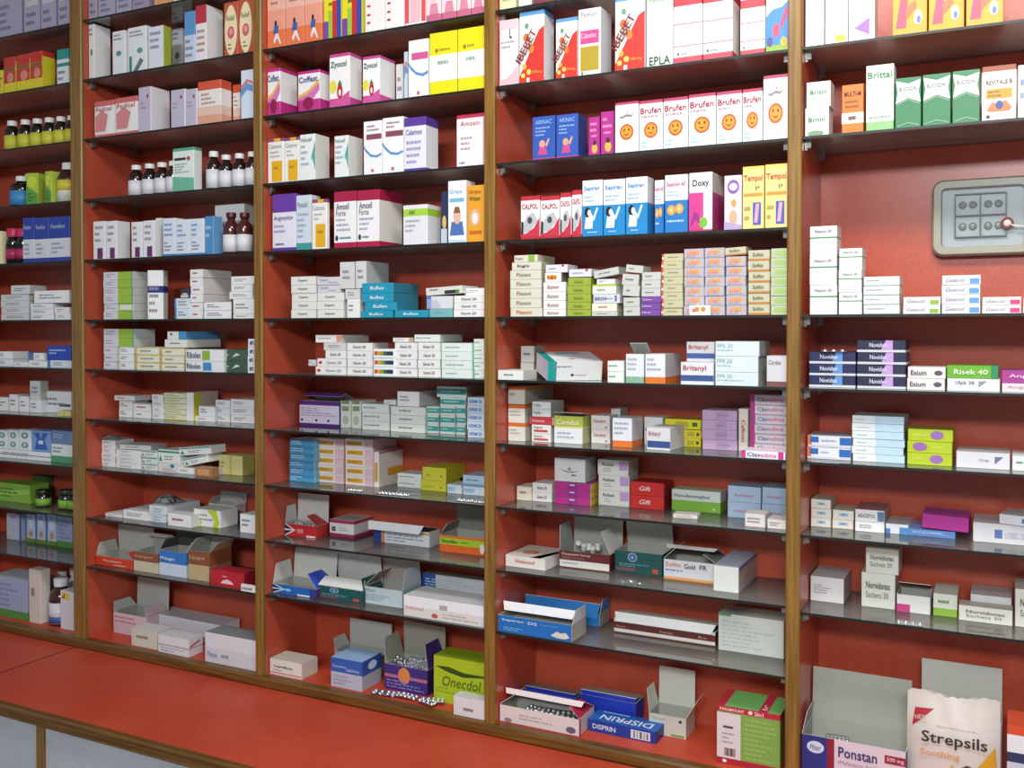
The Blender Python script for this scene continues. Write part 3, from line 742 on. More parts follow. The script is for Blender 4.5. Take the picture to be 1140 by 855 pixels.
 'orbaby': dict(c='e8a02a', p=[('e', .15, .28, .75, .58, 'd8b4a0'), ('e', .28, .32, .62, .52, 'f0e2d6'), ('r', .12, .14, .85, .2, 'c86a1a')], t=[('Gripe', .12, .8, .84, .92, '8a4a1a'), ('Water', .12, .8, .73, .81, '4a6a2a', 'f', 'b')]),
 'osn': dict(c='e6e6e0', sd='d2d2ca', t=[('Capsin', .3, .68, .35, .65, '4a5058', 'f', 'b')]),
 'osl': dict(c='d9d5de', sd='c8c6c8', t=[('Xanalin', .12, .5, .5, .8, '7a8a9a')], ln=[LN(1, .5, .9, .15, .4, '9a94a8')]),
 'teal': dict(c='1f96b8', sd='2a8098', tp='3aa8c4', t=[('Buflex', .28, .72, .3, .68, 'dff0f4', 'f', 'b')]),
 'palteal2': dict(c='7ab4b8', ln=[LN(1, .2, .8, .4, .6, '5a98a0')]),
 'wmix': dict(c='d8dce0', p=[('r', 0, 0, .18, 1, '8aa4d8'), ('p', [(.18, 0), (.6, 0), (.4, .7), (.18, .7)], 'c8c4d0'), ('r', .02, .78, .16, .98, '2f86c0')]),
 'wblack': dict(c='dadad4', p=[('r', .52, .05, .82, .5, '2a3038'), ('r', .82, .05, .92, .5, '5a8a3a')], ln=[LN(1, .1, .5, .5, .9, '6a6a70')], tp='b8b8b0'),
 'wt': dict(c='ecebe8', sd='cfcfc8', t=[('Genin 20', .25, .75, .35, .68, '4a5470', 'f', 'b')]),
 'wtr': dict(c='ecebe8', sd='cfcfc8', p=[('e', .05, .3, .18, .7, 'c83a3a')], t=[('Genin 20', .35, .85, .35, .68, '4a5470')]),
 'wtor': dict(c='ecebe8', sd='cfcfc8', p=[('r', .8, .1, 1, .9, 'd89a78')], ln=[LN(1, .1, .7, .4, .7, 'b09a90')]),
 'rainbow': dict(c='eef0f2', p=[('r', .05, .28, .2, .72, 'c8522a'), ('r', .2, .28, .36, .72, 'd8a02a'), ('r', .36, .28, .52, .72, '8a9a3a'), ('r', .52, .28, .68, .72, '3a5a50'), ('r', .68, .28, .98, .72, '24344a')], tp='c4c2b4'),
 'tealw2': dict(c='e0e9e4', sd='8ac4bc', ln=[LN(1, .15, .8, .35, .65, '7aa89a')]),
 'purpbox': dict(c='e3def0', b=[(0, .1, '5a2a8a'), (.84, 1, '5a2a8a')], tp='5a2a8a', p=[('e', .04, .18, .1, .28, '3a3a44'), ('e', .4, .18, .46, .28, '3a3a44'), ('e', .7, .18, .76, .28, '3a3a44')], ln=[LN(4, .05, .95, .38, .76, 'b4a8cc')], sd='6a3a9a'),
 'wgreencirc': dict(c='e4e7dc', p=[('e', .2, .12, .8, .45, 'b8c4a8'), ('r', .15, .62, .85, .8, '8a9a7a'), ('r', .1, .88, .9, 1, '7a8f5f')]),
 'wgl': dict(c='e6ebe6', sd='d0d4cc', tp='dfe2dc', ln=[LN(1, .08, .85, .4, .7, '6a9a8a')]),
 'tealpill': dict(c='dfe8e4', p=[('r', .02, .25, .98, .8, '3aa49c')], ln=[LN(1, .15, .85, .4, .7, 'bfe4de')], sd='b8b6a8'),
 'bluestk': dict(c='cfdcea', t=[('DERM 20', .1, .85, .3, .7, '3a7ac0', 'f', 'b')], sd='c4ccd2'),
 'bluest2': dict(c='4a9ac8', p=[('r', .02, .62, .98, .92, '3a86b8')], ln=[LN(2, .08, .6, .18, .8, 'b8dcee')], sd='7ab4d4', tp='d8d8d8'),
 'orlab': dict(c='efe9e4', p=[('r', .06, .28, .62, .74, 'e2a428'), ('r', .7, .1, 1, .9, 'e8c4cc')], sd='dcb8bc', tp='e8dcdc', ln=[LN(1, .1, .58, .4, .62, 'b07a1a')]),
 'orlabside': dict(c='efe6e4', sd='ece8de', p=[('r', .2, .15, .75, .7, 'e2a428'), ('r', .35, .28, 1, .5, 'e0a42a', 'r'), ('r', 0, .95, 1, 1, 'c86a7a', 'r')]),
 'lime': dict(c='d4cf3a', sd='bab42c', tp='cdc83a', ln=[LN(1, .15, .6, .3, .5, 'a8a020')], p=[('e', .76, .3, .84, .42, '6a6a2a')]),
 'paleblue': dict(c='b8d4e6', sd='a4c0d2', p=[('r', 0, .0, 1, .2, '7aa8c8')], ln=[LN(1, .15, .8, .4, .7, '5a8ab0')]),
 'wblue2': dict(c='dbe6ef', p=[('r', .04, .2, .55, .8, 'b4cfe4')], ln=[LN(1, .1, .5, .4, .65, '6a9ac0')]),
 'redx': dict(c='b8202a', p=[('p', [(0, .08), (.3, .5), (0, .92)], '1e2440'), ('p', [(0, .42), (.3, .47), (.3, .53), (0, .58)], 'cfd4e0'), ('p', [(0, 0), (.05, 0), (.36, .5), (.3, .55)], 'd8ccc8'), ('p', [(0, 1), (.05, 1), (.36, .5), (.3, .45)], 'd8ccc8'), ('r', .4, .3, .6, .65, 'd07a7a'), ('r', .7, .02, .98, .15, 'ecdcd8')], sd='c02a20'),
 'bluex': dict(c='1f62b4', p=[('p', [(0, .08), (.24, .5), (0, .92)], '16284a'), ('p', [(0, .42), (.24, .47), (.24, .53), (0, .58)], 'cfd8e8'), ('p', [(0, 0), (.05, 0), (.3, .5), (.25, .55)], 'b8d4ec'), ('p', [(0, 1), (.05, 1), (.3, .5), (.25, .45)], 'b8d4ec'), ('e', .28, .35, .44, .65, '8ac0e8'), ('r', .58, .04, .86, .2, 'e6ecf4'), ('r', .86, .0, 1, 1, '2a3a8a')], sd='4a2a5a'),
 'magw': dict(c='e2e2e0', b=[(0, .2, '9a2a5a'), (.82, 1, 'b02a5c')], tp='d6d0ce', p=[('r', .1, .32, .26, .6, '6a5a6a'), ('r', .15, .3, .85, .8, 'bcb8b4', 't')], ln=[LN(2, .4, .9, .35, .6, 'a8a8a8')]),
 'navyend': dict(c='dedfe2', p=[('r', 0, 0, .14, 1, '1f3f8a'), ('r', .14, 0, .2, 1, 'd08a4a'), ('r', .7, .8, 1, .9, 'e0823a')], t=[('Mirabin', .22, .5, .78, .92, '2a5a7a', 'f', 'b')], ln=[LN(3, .24, .9, .12, .7, '9a9cb4')]),
 'orlime': dict(c='e2641c', b=[(.45, .85, 'a8cc28'), (.85, 1, 'e0701c')], t=[('Norofen', .06, .4, .54, .78, '2a4a1a', 'f', 'b')], ln=[LN(1, .5, .75, .56, .74, '5a8a1a')], p=[('e', .9, .1, 1, .7, 'e8e2da')]),
 'dkgrn': dict(c='14504e', p=[('e', .28, .52, .48, .95, '8a9cd0'), ('e', .31, .58, .45, .88, '14504e'), ('e', .34, .64, .42, .82, '8a9cd0'), ('r', .03, .1, .45, .24, '7a4a5a'), ('r', .8, .1, .92, .3, 'c04a3a')], ln=[LN(2, .1, .8, .28, .46, '6aa0a0')], sd='10403e'),
 'graybl': dict(c='b9c8cc', t=[('Nitral', .04, .3, .72, .9, '5a7a8a')], ln=[LN(3, .05, .7, .2, .6, '8ca0a8')], sd='9aa8ac'),
 'whitelid': dict(c='dcd9d6', b=[(.5, 1, 'e9eaec')], p=[('e', .36, .08, .44, .3, 'c8524a'), ('r', .46, .52, .56, .75, 'a8aaa8')], t=[('Nizral', .04, .26, .36, .5, 'c07a5a')], ln=[LN(2, .5, .95, .1, .4, 'c4a8a0')], tp='cfd0d2'),
 'lopr': dict(c='e4ddd4', tp='cfc8bc', sd='cbc4ba', t=[('Loprellone', .14, .72, .46, .66, '3a3434', 'f', 'b')], p=[('r', .02, .1, .98, .18, 'c8847a')], ln=[LN(1, .14, .6, .25, .4, 'a8989a')]),
 'bluecap': dict(c='b9bccb', b=[(.52, 1, '2f5cb0')], tp='9cc0ea', sd='a9abb8', p=[('r', 0, .5, 1, 1, '2f55a4', 'r'), ('e', .3, .6, .75, .9, 'c8d4ea', 'r')], t=[('Xynosine', .06, .5, .66, .78, 'd4def0'), ('tablets', .5, .92, .6, .72, 'c4d2ec')], ln=[LN(3, .08, .8, .08, .44, '9a9cb0')]),
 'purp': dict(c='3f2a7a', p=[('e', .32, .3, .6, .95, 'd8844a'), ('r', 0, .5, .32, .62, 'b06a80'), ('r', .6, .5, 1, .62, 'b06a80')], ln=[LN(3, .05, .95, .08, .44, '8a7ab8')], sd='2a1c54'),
 'limebig': dict(c='a9bf1f', tp='9ab41e', p=[('p', [(.03, .78), (.3, .8), (.6, .72), (1, .72), (1, .68), (.6, .62), (.3, .68)], '2f4a10')], t=[('Onecdol', .18, .95, .38, .6, '4a6416', 'f', 'i')], ln=[LN(2, .05, .5, .2, .36, '8aa41c')]),
 'wsmall': dict(c='dcd8da', tp='cfd4d2', p=[('r', .32, .3, .64, .46, '8a8284')]),
 # fourth bay
 'pinkL': dict(c='f0e8ec', p=[('p', [(0, 0), (1, 0), (1, .3), (.4, .12), (0, .1)], 'e8b8c0'), ('r', 0, .86, 1, 1, 'e8c4cc')], t=[('L', .55, .68, .72, .86, '2a2a34', 'f', 'b')], ln=[LN(2, .08, .8, .56, .7, 'a8a0b0')]),
 'ibebet': dict(c='f2efec', b=[(.94, 1, '5a9ad0')], sd='ebebee', p=[('p', [(0, 0), (1, 0), (1, .78), (.78, .72), (0, .1)], 'd0342a'), ('e', .16, .58, .4, .7, 'd06a3a'), ('e', .38, .42, .6, .54, 'd8803a'), ('e', .22, .76, .38, .84, '6a9a7a'), ('e', .12, .2, .3, .28, 'e8a84a'), ('e', .3, .12, .48, .2, 'f0c85a'), ('e', .08, .08, .24, .15, 'f0d05a'), ('r', .3, .02, .42, .08, 'f0e8e0')], t=[('IBEBET', .06, .66, .28, .72, '7a2a24', 'f', 'gb'), ('200mg', .52, .92, .12, .17, 'f0b040')]),
 'olive': dict(c='f2f2f2', sd='e2e2e4', p=[('r', .1, .48, .92, .68, 'd8468c'), ('r', .1, .08, .92, .44, 'b0982a'), ('e', .14, .02, .22, .07, '4a4a40')], t=[('Calamine', .14, .8, .56, .64, 'f4d4e4'), ('Pedicon', .14, .86, .88, .95, '7a7a88')]),
 'epla': dict(c='f4f4f2', t=[('EPLA', .1, .92, .03, .14, '1e5a3a', 'f', 'b'), ('Pediatol', .1, .86, .86, .92, '4a9a5a')], ln=[LN(2, .12, .5, .6, .75, 'd4d4d4')]),
 'redlines': dict(c='f4f2f0', b=[(0, .09, 'c4485a'), (.76, .90, 'c83040')], p=[('r', 0, .225, 1, .24, 'd87a84'), ('r', 0, .515, 1, .53, 'd87a84'), ('e', .12, .11, .2, .15, '4a4a4a')], ln=[LN(1, .25, .6, .11, .15, '7a8a9a')]),
 'kidsblue': dict(c='f0eee8', b=[(0, .1, '8ab04a')], p=[('p', [(0, .1), (1, .1), (1, .7), (.7, .62), (.3, .6), (0, .5)], '3a86d8'), ('e', .3, .2, .62, .4, 'd84a6a'), ('e', .06, .08, .3, .22, '4a4a8a'), ('e', .65, .06, .95, .2, 'e0a83a'), ('p', [(.62, .38), (.9, .62), (1, .56), (.72, .32)], 'd8366a')]),
 'bluekid': dict(c='2f56b0', b=[(0, .05, 'b03a8a')], sd='24408a', p=[('e', .3, .28, .56, .46, 'd8a08a'), ('p', [(.24, .12), (.66, .12), (.6, .3), (.32, .3)], 'c8488c'), ('p', [(.56, .34), (.7, .5), (.76, .46), (.64, .3)], 'd8a08a')], t=[('ARINAC', .14, .86, .82, .92, '8ab4e4', 'f', 'b')], ln=[LN(3, .14, .86, .54, .78, '8aaade')]),
 'magkid': dict(c='b02a8c', p=[('e', .3, .1, .8, .34, 'd8b04a'), ('e', .4, .3, .7, .42, '3a2a2a'), ('e', .2, .5, .8, .56, 'd878b8')], ln=[LN(2, .15, .85, .6, .9, 'd88ac0')], sd='8a1f6c'),
 'brufen': dict(c='f1f0f0', b=[(.94, 1, 'b83a62')], p=[('e', .2, .25, .8, .57, 'c05a2a'), ('e', .27, .29, .73, .53, 'dc9a2e'), ('e', .36, .42, .44, .48, '8a3a1a'), ('e', .56, .42, .64, .48, '8a3a1a'), ('p', [(.36, .38), (.5, .33), (.64, .38), (.5, .36)], '8a2a1a')], t=[('Brufen', .06, .94, .74, .86, 'a82a4c', 'f', 'b')], ln=[LN(1, .08, .92, .64, .72, 'b08aa0'), LN(2, .08, .5, .06, .2, '7ac0d8')]),
 'brufenurdu': dict(c='f1f0f0', b=[(.95, 1, 'b83a62')], p=[('e', .2, .25, .8, .57, 'c05a2a'), ('e', .27, .29, .73, .53, 'dc9a2e'), ('e', .36, .42, .44, .48, '8a3a1a'), ('e', .56, .42, .64, .48, '8a3a1a'), ('p', [(.36, .38), (.5, .33), (.64, .38), (.5, .36)], '8a2a1a'), ('p', [(.14, .72), (.3, .68), (.5, .72), (.7, .70), (.84, .78), (.7, .74), (.5, .76), (.3, .72)], '8a8290'), ('e', .5, .78, .58, .81, '8a8290')]),
 'calpolr': dict(c='f0eeee', b=[(0, .06, 'c0283a'), (.9, 1, 'c0283a')], p=[('p', [(0, .06), (1, .06), (1, .5), (.7, .26), (.3, .14), (0, .12)], 'c8304a'), ('p', [(.0, .12), (.5, .2), (.9, .42), (.7, .62), (.35, .55), (.1, .3)], 'b8bcc0'), ('p', [(.02, .12), (.14, .12), (.16, .4), (.04, .42)], '2a2a30'), ('e', .36, .36, .62, .52, '4a4a50')], t=[('CALPOL', .08, .92, .7, .82, 'b83048', 'f', 'b')]),
 'septran': dict(c='eef0f4', b=[(0, .55, '1f86c8')], sd='d8dade', p=[('p', [(.12, .14), (.5, .14), (.55, .34), (.45, .42), (.2, .4)], 'f0f0f0'), ('e', .12, .34, .42, .52, '14161c'), ('e', .26, .36, .44, .48, 'e8d8d0'), ('p', [(.5, .3), (.72, .52), (.8, .5), (.6, .28)], 'cfe4f0')], t=[('Septran', .1, .86, .8, .9, '2a86c8', 'f', 'b')], ln=[LN(2, .1, .8, .6, .74, '9ab8d0'), LN(1, .25, .85, .05, .1, 'a8d0ec')]),
 'septran2': dict(c='eef0f4', b=[(0, .56, '1f76c0')], sd='d8dade', p=[('e', .1, .3, .48, .48, 'd8a04a'), ('e', .46, .32, .82, .5, 'd8a04a'), ('e', .2, .34, .36, .44, 'e8c48a'), ('e', .56, .36, .72, .46, 'e8c48a')], t=[('Septran 60', .08, .92, .78, .88, 'c8407a', 'f', 'b')], ln=[LN(2, .1, .8, .62, .74, '9ab8d0'), LN(1, .1, .85, .16, .24, 'a8d0ec')]),
 'doxy': dict(c='f2f0ee', b=[(0, .03, 'b8385e')], sd='d8d2cc', p=[('r', 0, .03, .62, .66, 'd03a8a'), ('r', .62, .03, 1, .66, 'e6dade'), ('r', 0, .03, 1, .66, 'c43a80', 'r'), ('e', .42, .06, .8, .24, '7ab83a'), ('p', [(.05, .08), (.3, .2), (.5, .12), (.4, .3), (.2, .34)], '9a2a8a')], t=[('Doxy', .16, .86, .74, .88, '2a2a30', 'f', 'b')]),
 'lilbear': dict(c='d6cfe2', p=[('e', .18, .66, .86, .92, '8a5ab0'), ('e', .28, .72, .76, .86, 'd6cfe2'), ('e', .4, .42, .7, .56, 'd89a4a'), ('e', .3, .1, .75, .36, 'd8a888'), ('p', [(0, 0), (1, 0), (1, .08), (0, .16)], 'b0a0c8')]),
 'tempol': dict(c='ead688', b=[(.95, 1, 'e2c85a')], sd='d8c478', p=[('r', .48, .06, .86, .42, '4a5ab4'), ('p', [(.54, .1), (.62, .4), (.78, .4), (.7, .1)], 'd8a0b0'), ('r', .06, .52, .94, .57, 'd8923a')], t=[('Tempol', .06, .94, .74, .86, 'cc4a2a', 'f', 'b'), ('6+', .6, .8, .62, .71, '5a4a5a')], ln=[LN(2, .08, .4, .1, .4, 'a89858')]),
 'scream': dict(c='dcd8c8', sd='c0bba6', t=[('Flexon', .22, .68, .32, .72, '8a8478', 'f', 'b')]),
 'screamd': dict(c='dcd8c8', sd='c0bba6', t=[('Rigix', .2, .62, .3, .7, '3a3a40', 'f', 'b')]),
 'screamg': dict(c='dcd8c8', sd='c0bba6', p=[('r', .6, .05, .86, .95, '8cb43c')], t=[('Rigix', .06, .4, .3, .7, '6a6a60')]),
 'screamr': dict(c='dcd8c8', sd='c0bba6', t=[('Flexon', .2, .68, .3, .74, 'd06a3a', 'f', 'b')]),
 'arinacf': dict(c='eceeea', sd='d0d2cc', t=[('Acnon', .18, .7, .28, .74, '9a5a70', 'f', 'b')]),
 'orf': dict(c='efeae4', sd='7a7468', p=[('e', .14, .25, .36, .78, 'e2a030'), ('e', .34, .25, .56, .78, 'e07a2a'), ('e', .52, .25, .72, .78, 'e2a030')], t=[('Rigix', .16, .7, .3, .68, 'a84a1a')]),
 'limef': dict(c='9dac3a', sd='8f9c34', tp='cdd0c0', t=[('Novafex', .3, .68, .3, .68, '5a661c')]),
 'wlil': dict(c='dedde6', sd='c4c2c8', tp='e2e0e6', p=[('e', .72, .7, .85, 1, 'b83a6a')], ln=[LN(1, .15, .7, .35, .65, '8a8aa4')]),
 'wlines': dict(c='c6c9c2', sd='a8aba0', tp='ccd0c4', ln=[LN(1, .2, .75, .35, .65, '6a7080')]),
 'wlimetop': dict(c='dcded8', b=[(.82, 1, 'b4c83a')], ln=[LN(1, .2, .75, .3, .6, '8a8e88')]),
 'wblt': dict(c='d4d6d8', t=[('BRIN', .08, .5, .35, .72, '4a5aa0', 'f', 'b')], p=[('r', .82, .2, .9, .85, '5a6ab0')], ln=[LN(1, .5, .8, .4, .65, '8a90a8')]),
 'purf': dict(c='7a4aa0', t=[('Indever', .08, .55, .35, .68, 'd0bce0', 'f', 'b')]),
 'reddot': dict(c='c4c09c', p=[('r', 0, 0, .09, 1, 'c85a3a'), ('e', .0, .25, .09, .6, 'ead8c0')], ln=[LN(1, .3, .8, .4, .7, '8a8468')]),
 'lilor': dict(c='b8b2bc', p=[('e', .26, .35, .48, .85, 'e0a238'), ('e', .56, .35, .78, .85, 'e0a238'), ('e', .14, .3, .32, .7, 'd8909c'), ('e', .42, .3, .62, .7, 'd8848c')], ln=[LN(1, .1, .9, .06, .26, 'a098ac')]),
 'whor': dict(c='f2eee6', p=[('e', .26, .35, .48, .85, 'e88a2a'), ('e', .56, .35, .78, .85, 'e88a2a'), ('e', .14, .3, .32, .7, 'd8707a')]),
 'cror': dict(c='c4c0a6', b=[(0, .2, 'c0803a')], t=[('Softin', .22, .72, .42, .76, '5a6a48', 'f', 'b')]),
 'limeov': dict(c='b8c4a2', p=[('e', .22, .2, .98, .8, 'a2c070')], sd='bcc8a0'),
 'wtealbox': dict(c='e3e6e6', sl='d9d4e2', p=[('r', 0, 0, .16, 1, '1f9c98'), ('r', 0, 0, .14, 1, '1f9c98', 't'), ('e', .42, .22, .48, .36, '3a3a4a'), ('r', .3, .75, .75, .9, '9ac0c4', 't'), ('p', [(.4, .22), (.5, .3), (.56, .22)], 'c04a5a', 't')], ln=[LN(1, .08, .55, .66, .8, '7a8a94'), LN(1, .5, .72, .22, .34, 'a8acb0')], tp='f0f0f2'),
 'gbase': dict(c='e2e6ea', b=[(0, .22, '8ab49a')], ln=[LN(3, .1, .85, .4, .9, 'a8b4bc')]),
 'obase': dict(c='e2e5ec', b=[(0, .22, 'e0762a')], sd='d4ccd0', ln=[LN(3, .1, .85, .4, .9, 'a4acbc'), ]),
 'brit': dict(c='dfe1e6', p=[('r', 0, .16, 1, .42, '3a5690')], t=[('Britanyl', .08, .78, .58, .86, 'b0584a', 'f', 'b')], sd='cfd2d8'),
 'paleb': dict(c='d6e2e6', sd='a8aca8', t=[('PPR 20', .05, .4, .6, .85, '8ab4be')], ln=[LN(1, .05, .7, .3, .5, 'a8c0c8')]),
 'brbase': dict(c='d2d2d8', b=[(0, .16, '7a4a48')], t=[('Cardat', .1, .7, .72, .86, '6a5a64')], sd='b8b4b4'),
 'ortop': dict(c='dedcd2', b=[(.8, 1, 'd86a2a')], sd='b8b6aa', tp='b8b6aa', ln=[LN(2, .1, .8, .35, .7, 'a8a89c')]),
 'ortopbig': dict(c='d2d0c6', b=[(.8, 1, 'd87a3a')], sd='a8a89c', tp='a8a89c', ln=[LN(1, .1, .8, .4, .7, '98988c')]),
 'redlab': dict(c='c03a44', t=[('Nobactin', .12, .65, .3, .68, 'e6b4b4', 'f', 'b')], sd='dcd8d4'),
 'wr2': dict(c='e6e4e0', p=[('r', .12, .18, .85, .44, 'c04a44')], t=[('Neptor', .12, .62, .55, .85, '4a4a50', 'f', 'b')], sd='cfcdc8'),
 'wgl2': dict(c='dfe4e0', sd='b4b8ae', t=[('Cefix', .1, .5, .35, .72, '4a8a8a', 'f', 'b')]),
 'cirod': dict(c='e2e6e8', b=[(.56, .62, 'd2d27a'), (.62, 1, 'aeb54a')], sd='b9b78c', tp='8a8c3a', t=[('Cirodol', .1, .86, .68, .86, 'e4e6c0', 'f', 'b')], ln=[LN(2, .12, .85, .15, .45, 'a8b4c4')]),
 'wrt': dict(c='e8e5e2', t=[('Cardnit', .14, .78, .5, .72, 'b0484a', 'f', 'b')], p=[('e', .74, .1, .86, .24, 'b06a5a')], sd='d0cdc8'),
 'yel2': dict(c='e4d81e', p=[('r', .3, .2, .66, .75, 'bcb03a'), ('r', .76, .3, .9, .7, '4a5a2a')], tp='b4ac3a'),
 'britbox': dict(c='d9dade', sd='cfd0d4', p=[('r', .04, .1, 1, .4, '34508c'), ('r', 0, .1, .0, .4, '34508c')], t=[('Britanyl', .1, .6, .58, .84, 'b8687a', 'f', 'b')]),
 'lils': dict(c='c9aacd', p=[('r', .4, .1, .72, .9, 'b899c2')], ln=[LN(1, .45, .85, .35, .6, '9a7aa8')], sd='b49ab8'),
 'creamv': dict(c='e9e2d2', t=[('Calbon', .34, .74, .22, .74, 'c0485a', 'f', 'db')], sd='dcd4c8'),
 'clav': dict(c='e6e0e6', p=[('r', 0, 0, .13, 1, 'c03a8c'), ('r', .13, .86, 1, 1, 'd0b0c8')], t=[('Clav', .2, .5, .3, .72, '5a6aa4', 'f', 'b'), ('odime', .5, .92, .3, .72, 'd878a0', 'f', 'b')]),
 'clavfront': dict(c='f0ecf0', p=[('r', 0, 0, .1, 1, 'cc3a92'), ('r', .84, 0, .96, 1, 'cc3a92')], t=[('Clav', .14, .44, .25, .78, '3a4a94', 'f', 'b'), ('odime', .44, .8, .25, .78, 'd06a9a', 'f', 'b')], tp='e8d8e4'),
 'chairs': dict(c='d9dad8', sd='bcbcb4', p=[('p', [(.15, .55), (.35, .42), (.6, .4), (.82, .52), (.6, .44), (.35, .46)], '5a5a5a'), ('p', [(.42, .5), (.5, .66), (.56, .5)], '8a8a8a'), ('r', .55, .26, .7, .32, '6a6a6a')]),
 'mag': dict(c='b82a8a', p=[('r', .38, .1, .62, .9, '8a2a90'), ('r', .42, .55, .56, .75, 'e4c8e0')], sd='d4b83a', b=[(.92, 1, 'a04a90')]),
 'lilstrip': dict(c='dfdfd9', p=[('r', .7, .35, .97, .95, 'c49ad0')], sd='b4b4a8', t=[('Ralisat', .16, .54, .6, .8, '4a5058', 'f', 'b')], ln=[LN(2, .18, .5, .2, .5, 'a8aca8')]),
 'redg': dict(c='cc2420', sd='8c1a1e', tp='9a2020', t=[('Gift', .28, .62, .35, .7, 'f0d4d0', 'f', 'bi')]),
 'nonlime': dict(c='cfd4cc', b=[(0, .5, '7cb43a')], t=[('Non-Aminophol', .06, .78, .6, .8, '4a6a8a', 'f', 'b')], p=[('p', [(.82, .18), (.88, .12), (.94, .3), (.9, .18)], 'e4eee0')], tp='b4c4a0'),
 'palb': dict(c='a9c0da', tp='8a9aac', t=[('Kosmopex', .2, .8, .3, .55, 'c87a94', 'f', 'b')], sd='9ab0c8'),
 'smallw': dict(c='dcd6d2', tp='c4beb8', ln=[LN(2, .12, .8, .25, .75, '8a8480')]),
 'vita': dict(c='dedad4', tp='d4cec8', p=[('p', [(.62, 0), (.86, 0), (1, .5), (1, .9)], 'cc2f2a', 't'), ('e', .22, .25, .6, .55, 'b8845a', 't'), ('e', .3, .32, .52, .48, 'd0a888', 't')], t=[('Vitabond', .24, .74, .42, .72, 'c8542a', 'f', 'b')], sd='d8d2cc'),
 'deq': dict(c='dedbd6', b=[(0, .06, '7a3a34'), (.46, 1, '6a2226')], t=[('Dequazid Forte', .06, .62, .72, .9, 'dcc8b8', 'f', 'b'), ('suspension', .06, .5, .55, .68, 'b8948a')], sd='5a1c20', ln=[LN(1, .06, .5, .2, .36, '9a9a9a')]),
 'soft': dict(c='dcdce0', b=[(0, .1, 'dc9a5a'), (.1, .16, 'e0b080')], t=[('Softin', .04, .34, .66, .88, 'd8846a', 'f', 'b'), ('Gold', .4, .62, .62, .86, '4a4c54', 'f', 'b'), ('FR', .7, .84, .64, .88, '4a4c54', 'f', 'b')], ln=[LN(1, .04, .6, .4, .55, '6a8ac0')]),
 'bluishtop': dict(c='d9dcd8', sd='b0a4a4', tp='aab0c8', p=[('r', .0, .86, 1, 1, '6a70b0', 'r'), ('r', .0, .5, .9, .66, 'c4a894', 'r')]),
 'sepbox': dict(c='1c6cb8', sd='a8a29c', t=[('Septran', .06, .36, .66, .84, 'cfe0f0', 'f', 'b'), ('DS', .42, .54, .66, .84, 'cfe0f0', 'f', 'b'), ('suspension', .58, .82, .72, .8, '8ab8e0')], p=[('p', [(.72, .22), (.8, .5), (.86, .42), (.92, .5), (.97, .22), (.9, .1), (.8, .12)], 'd8d4c8')], ln=[LN(2, .08, .5, .12, .36, '7ab0e0')]),
 'blueplain': dict(c='1c70b8', tp='2a84c8', sd='a09c90', ln=[LN(1, .1, .8, .2, .4, '7ab0e0')]),
 'brwlong': dict(c='d8d6d0', b=[(0, .08, '6a3028'), (.32, .78, '5f2420')], t=[('Syrup', .03, .12, .42, .58, 'c8a494'), ('TONIC', .46, .6, .42, .58, 'c8a494'), ('Rx', .84, .92, .45, .6, 'c8a494')], tp='cfcbc2', sd='4a2a26'),
 'wfaint': dict(c='cfd3cf', tp='a8aaa2', p=[('r', 0, .94, .2, 1, '4a9a5a')], ln=[LN(7, .05, .9, .1, .85, 'bcc4bc')]),
 'pinkopen': dict(c='ddd0cf', b=[(0, .04, 'a82a4a')], sd='c9c4bc', p=[('r', 0, 0, .1, 1, 'b02a4c', 'r'), ('e', .84, .12, .96, .5, '6a5a70'), ('e', .06, .05, .16, .3, '8a8088')], ln=[LN(2, .25, .8, .3, .7, 'b8aca8')]),
 'disprin': dict(c='1c3a94', sd='16307a', tp='1f66c0', t=[('DISPRIN', .08, .42, .3, .72, 'd8e0f0', 'f', 'b'), ('DISPRIN', .14, .9, .18, .62, 'e8ecf4', 't', 'xb')], p=[('r', .64, .12, .92, .85, 'd4d6dc'), ('r', .68, .2, .7, .78, '5a5c68'), ('r', .73, .2, .74, .78, '5a5c68'), ('r', .77, .2, .8, .78, '5a5c68'), ('r', .83, .2, .84, .78, '5a5c68'), ('r', .87, .2, .89, .78, '5a5c68'), ('r', .1, .84, .5, .9, 'cfdcf0', 't')]),
 'whop': dict(c='cfcfc4', p=[('e', .8, .72, .9, .88, '4a4a6a'), ('r', .6, .04, .95, .14, '7aa04a')], ln=[LN(1, .1, .7, .72, .85, 'a8a8a0')]),
 'param': dict(c='7fa64a', b=[(0, .1, 'b0203a'), (.9, 1, 'b8243a')], tp='6fb060', sd='7a9a4a', p=[('r', .0, .1, .38, .88, 'dcd2d4'), ('r', .0, .0, .12, 1, 'c02a40', 't'), ('r', .66, 0, .8, 1, 'c02a40', 't'), ('r', .1, .62, .26, .66, '4a4448'), ('r', .12, .14, .3, .28, '9a8a8a'), ('r', .16, .15, .18, .27, '5a4a4a'), ('r', .22, .15, .25, .27, '5a4a4a'), ('e', .5, .92, .57, .985, 'f0d8dc'), ('e', .09, .02, .16, .08, 'e8e4f0')], t=[('PARAMOUNT', .05, .44, .925, .975, 'f0dce0', 'f', 'b'), ('2in1', .6, .74, .92, .985, 'f4e0e4', 'f', 'b'), ('2x', .7, .78, .1, .4, 'f0dce0', 't', 'b')], ln=[LN(3, .08, .32, .34, .56, 'a89a9c'), LN(9, .44, .94, .12, .86, '94b868')]),
 # right bay
 'wtop': dict(c='f3f2ee', p=[('r', .45, .04, .9, .16, 'e8cc3a'), ('r', .75, .2, .85, .9, 'e8e4a8')]),
 'wtri': dict(c='f3f2f2', p=[('p', [(.2, .25), (.8, .42), (.8, .1)], '9a6ac8')]),
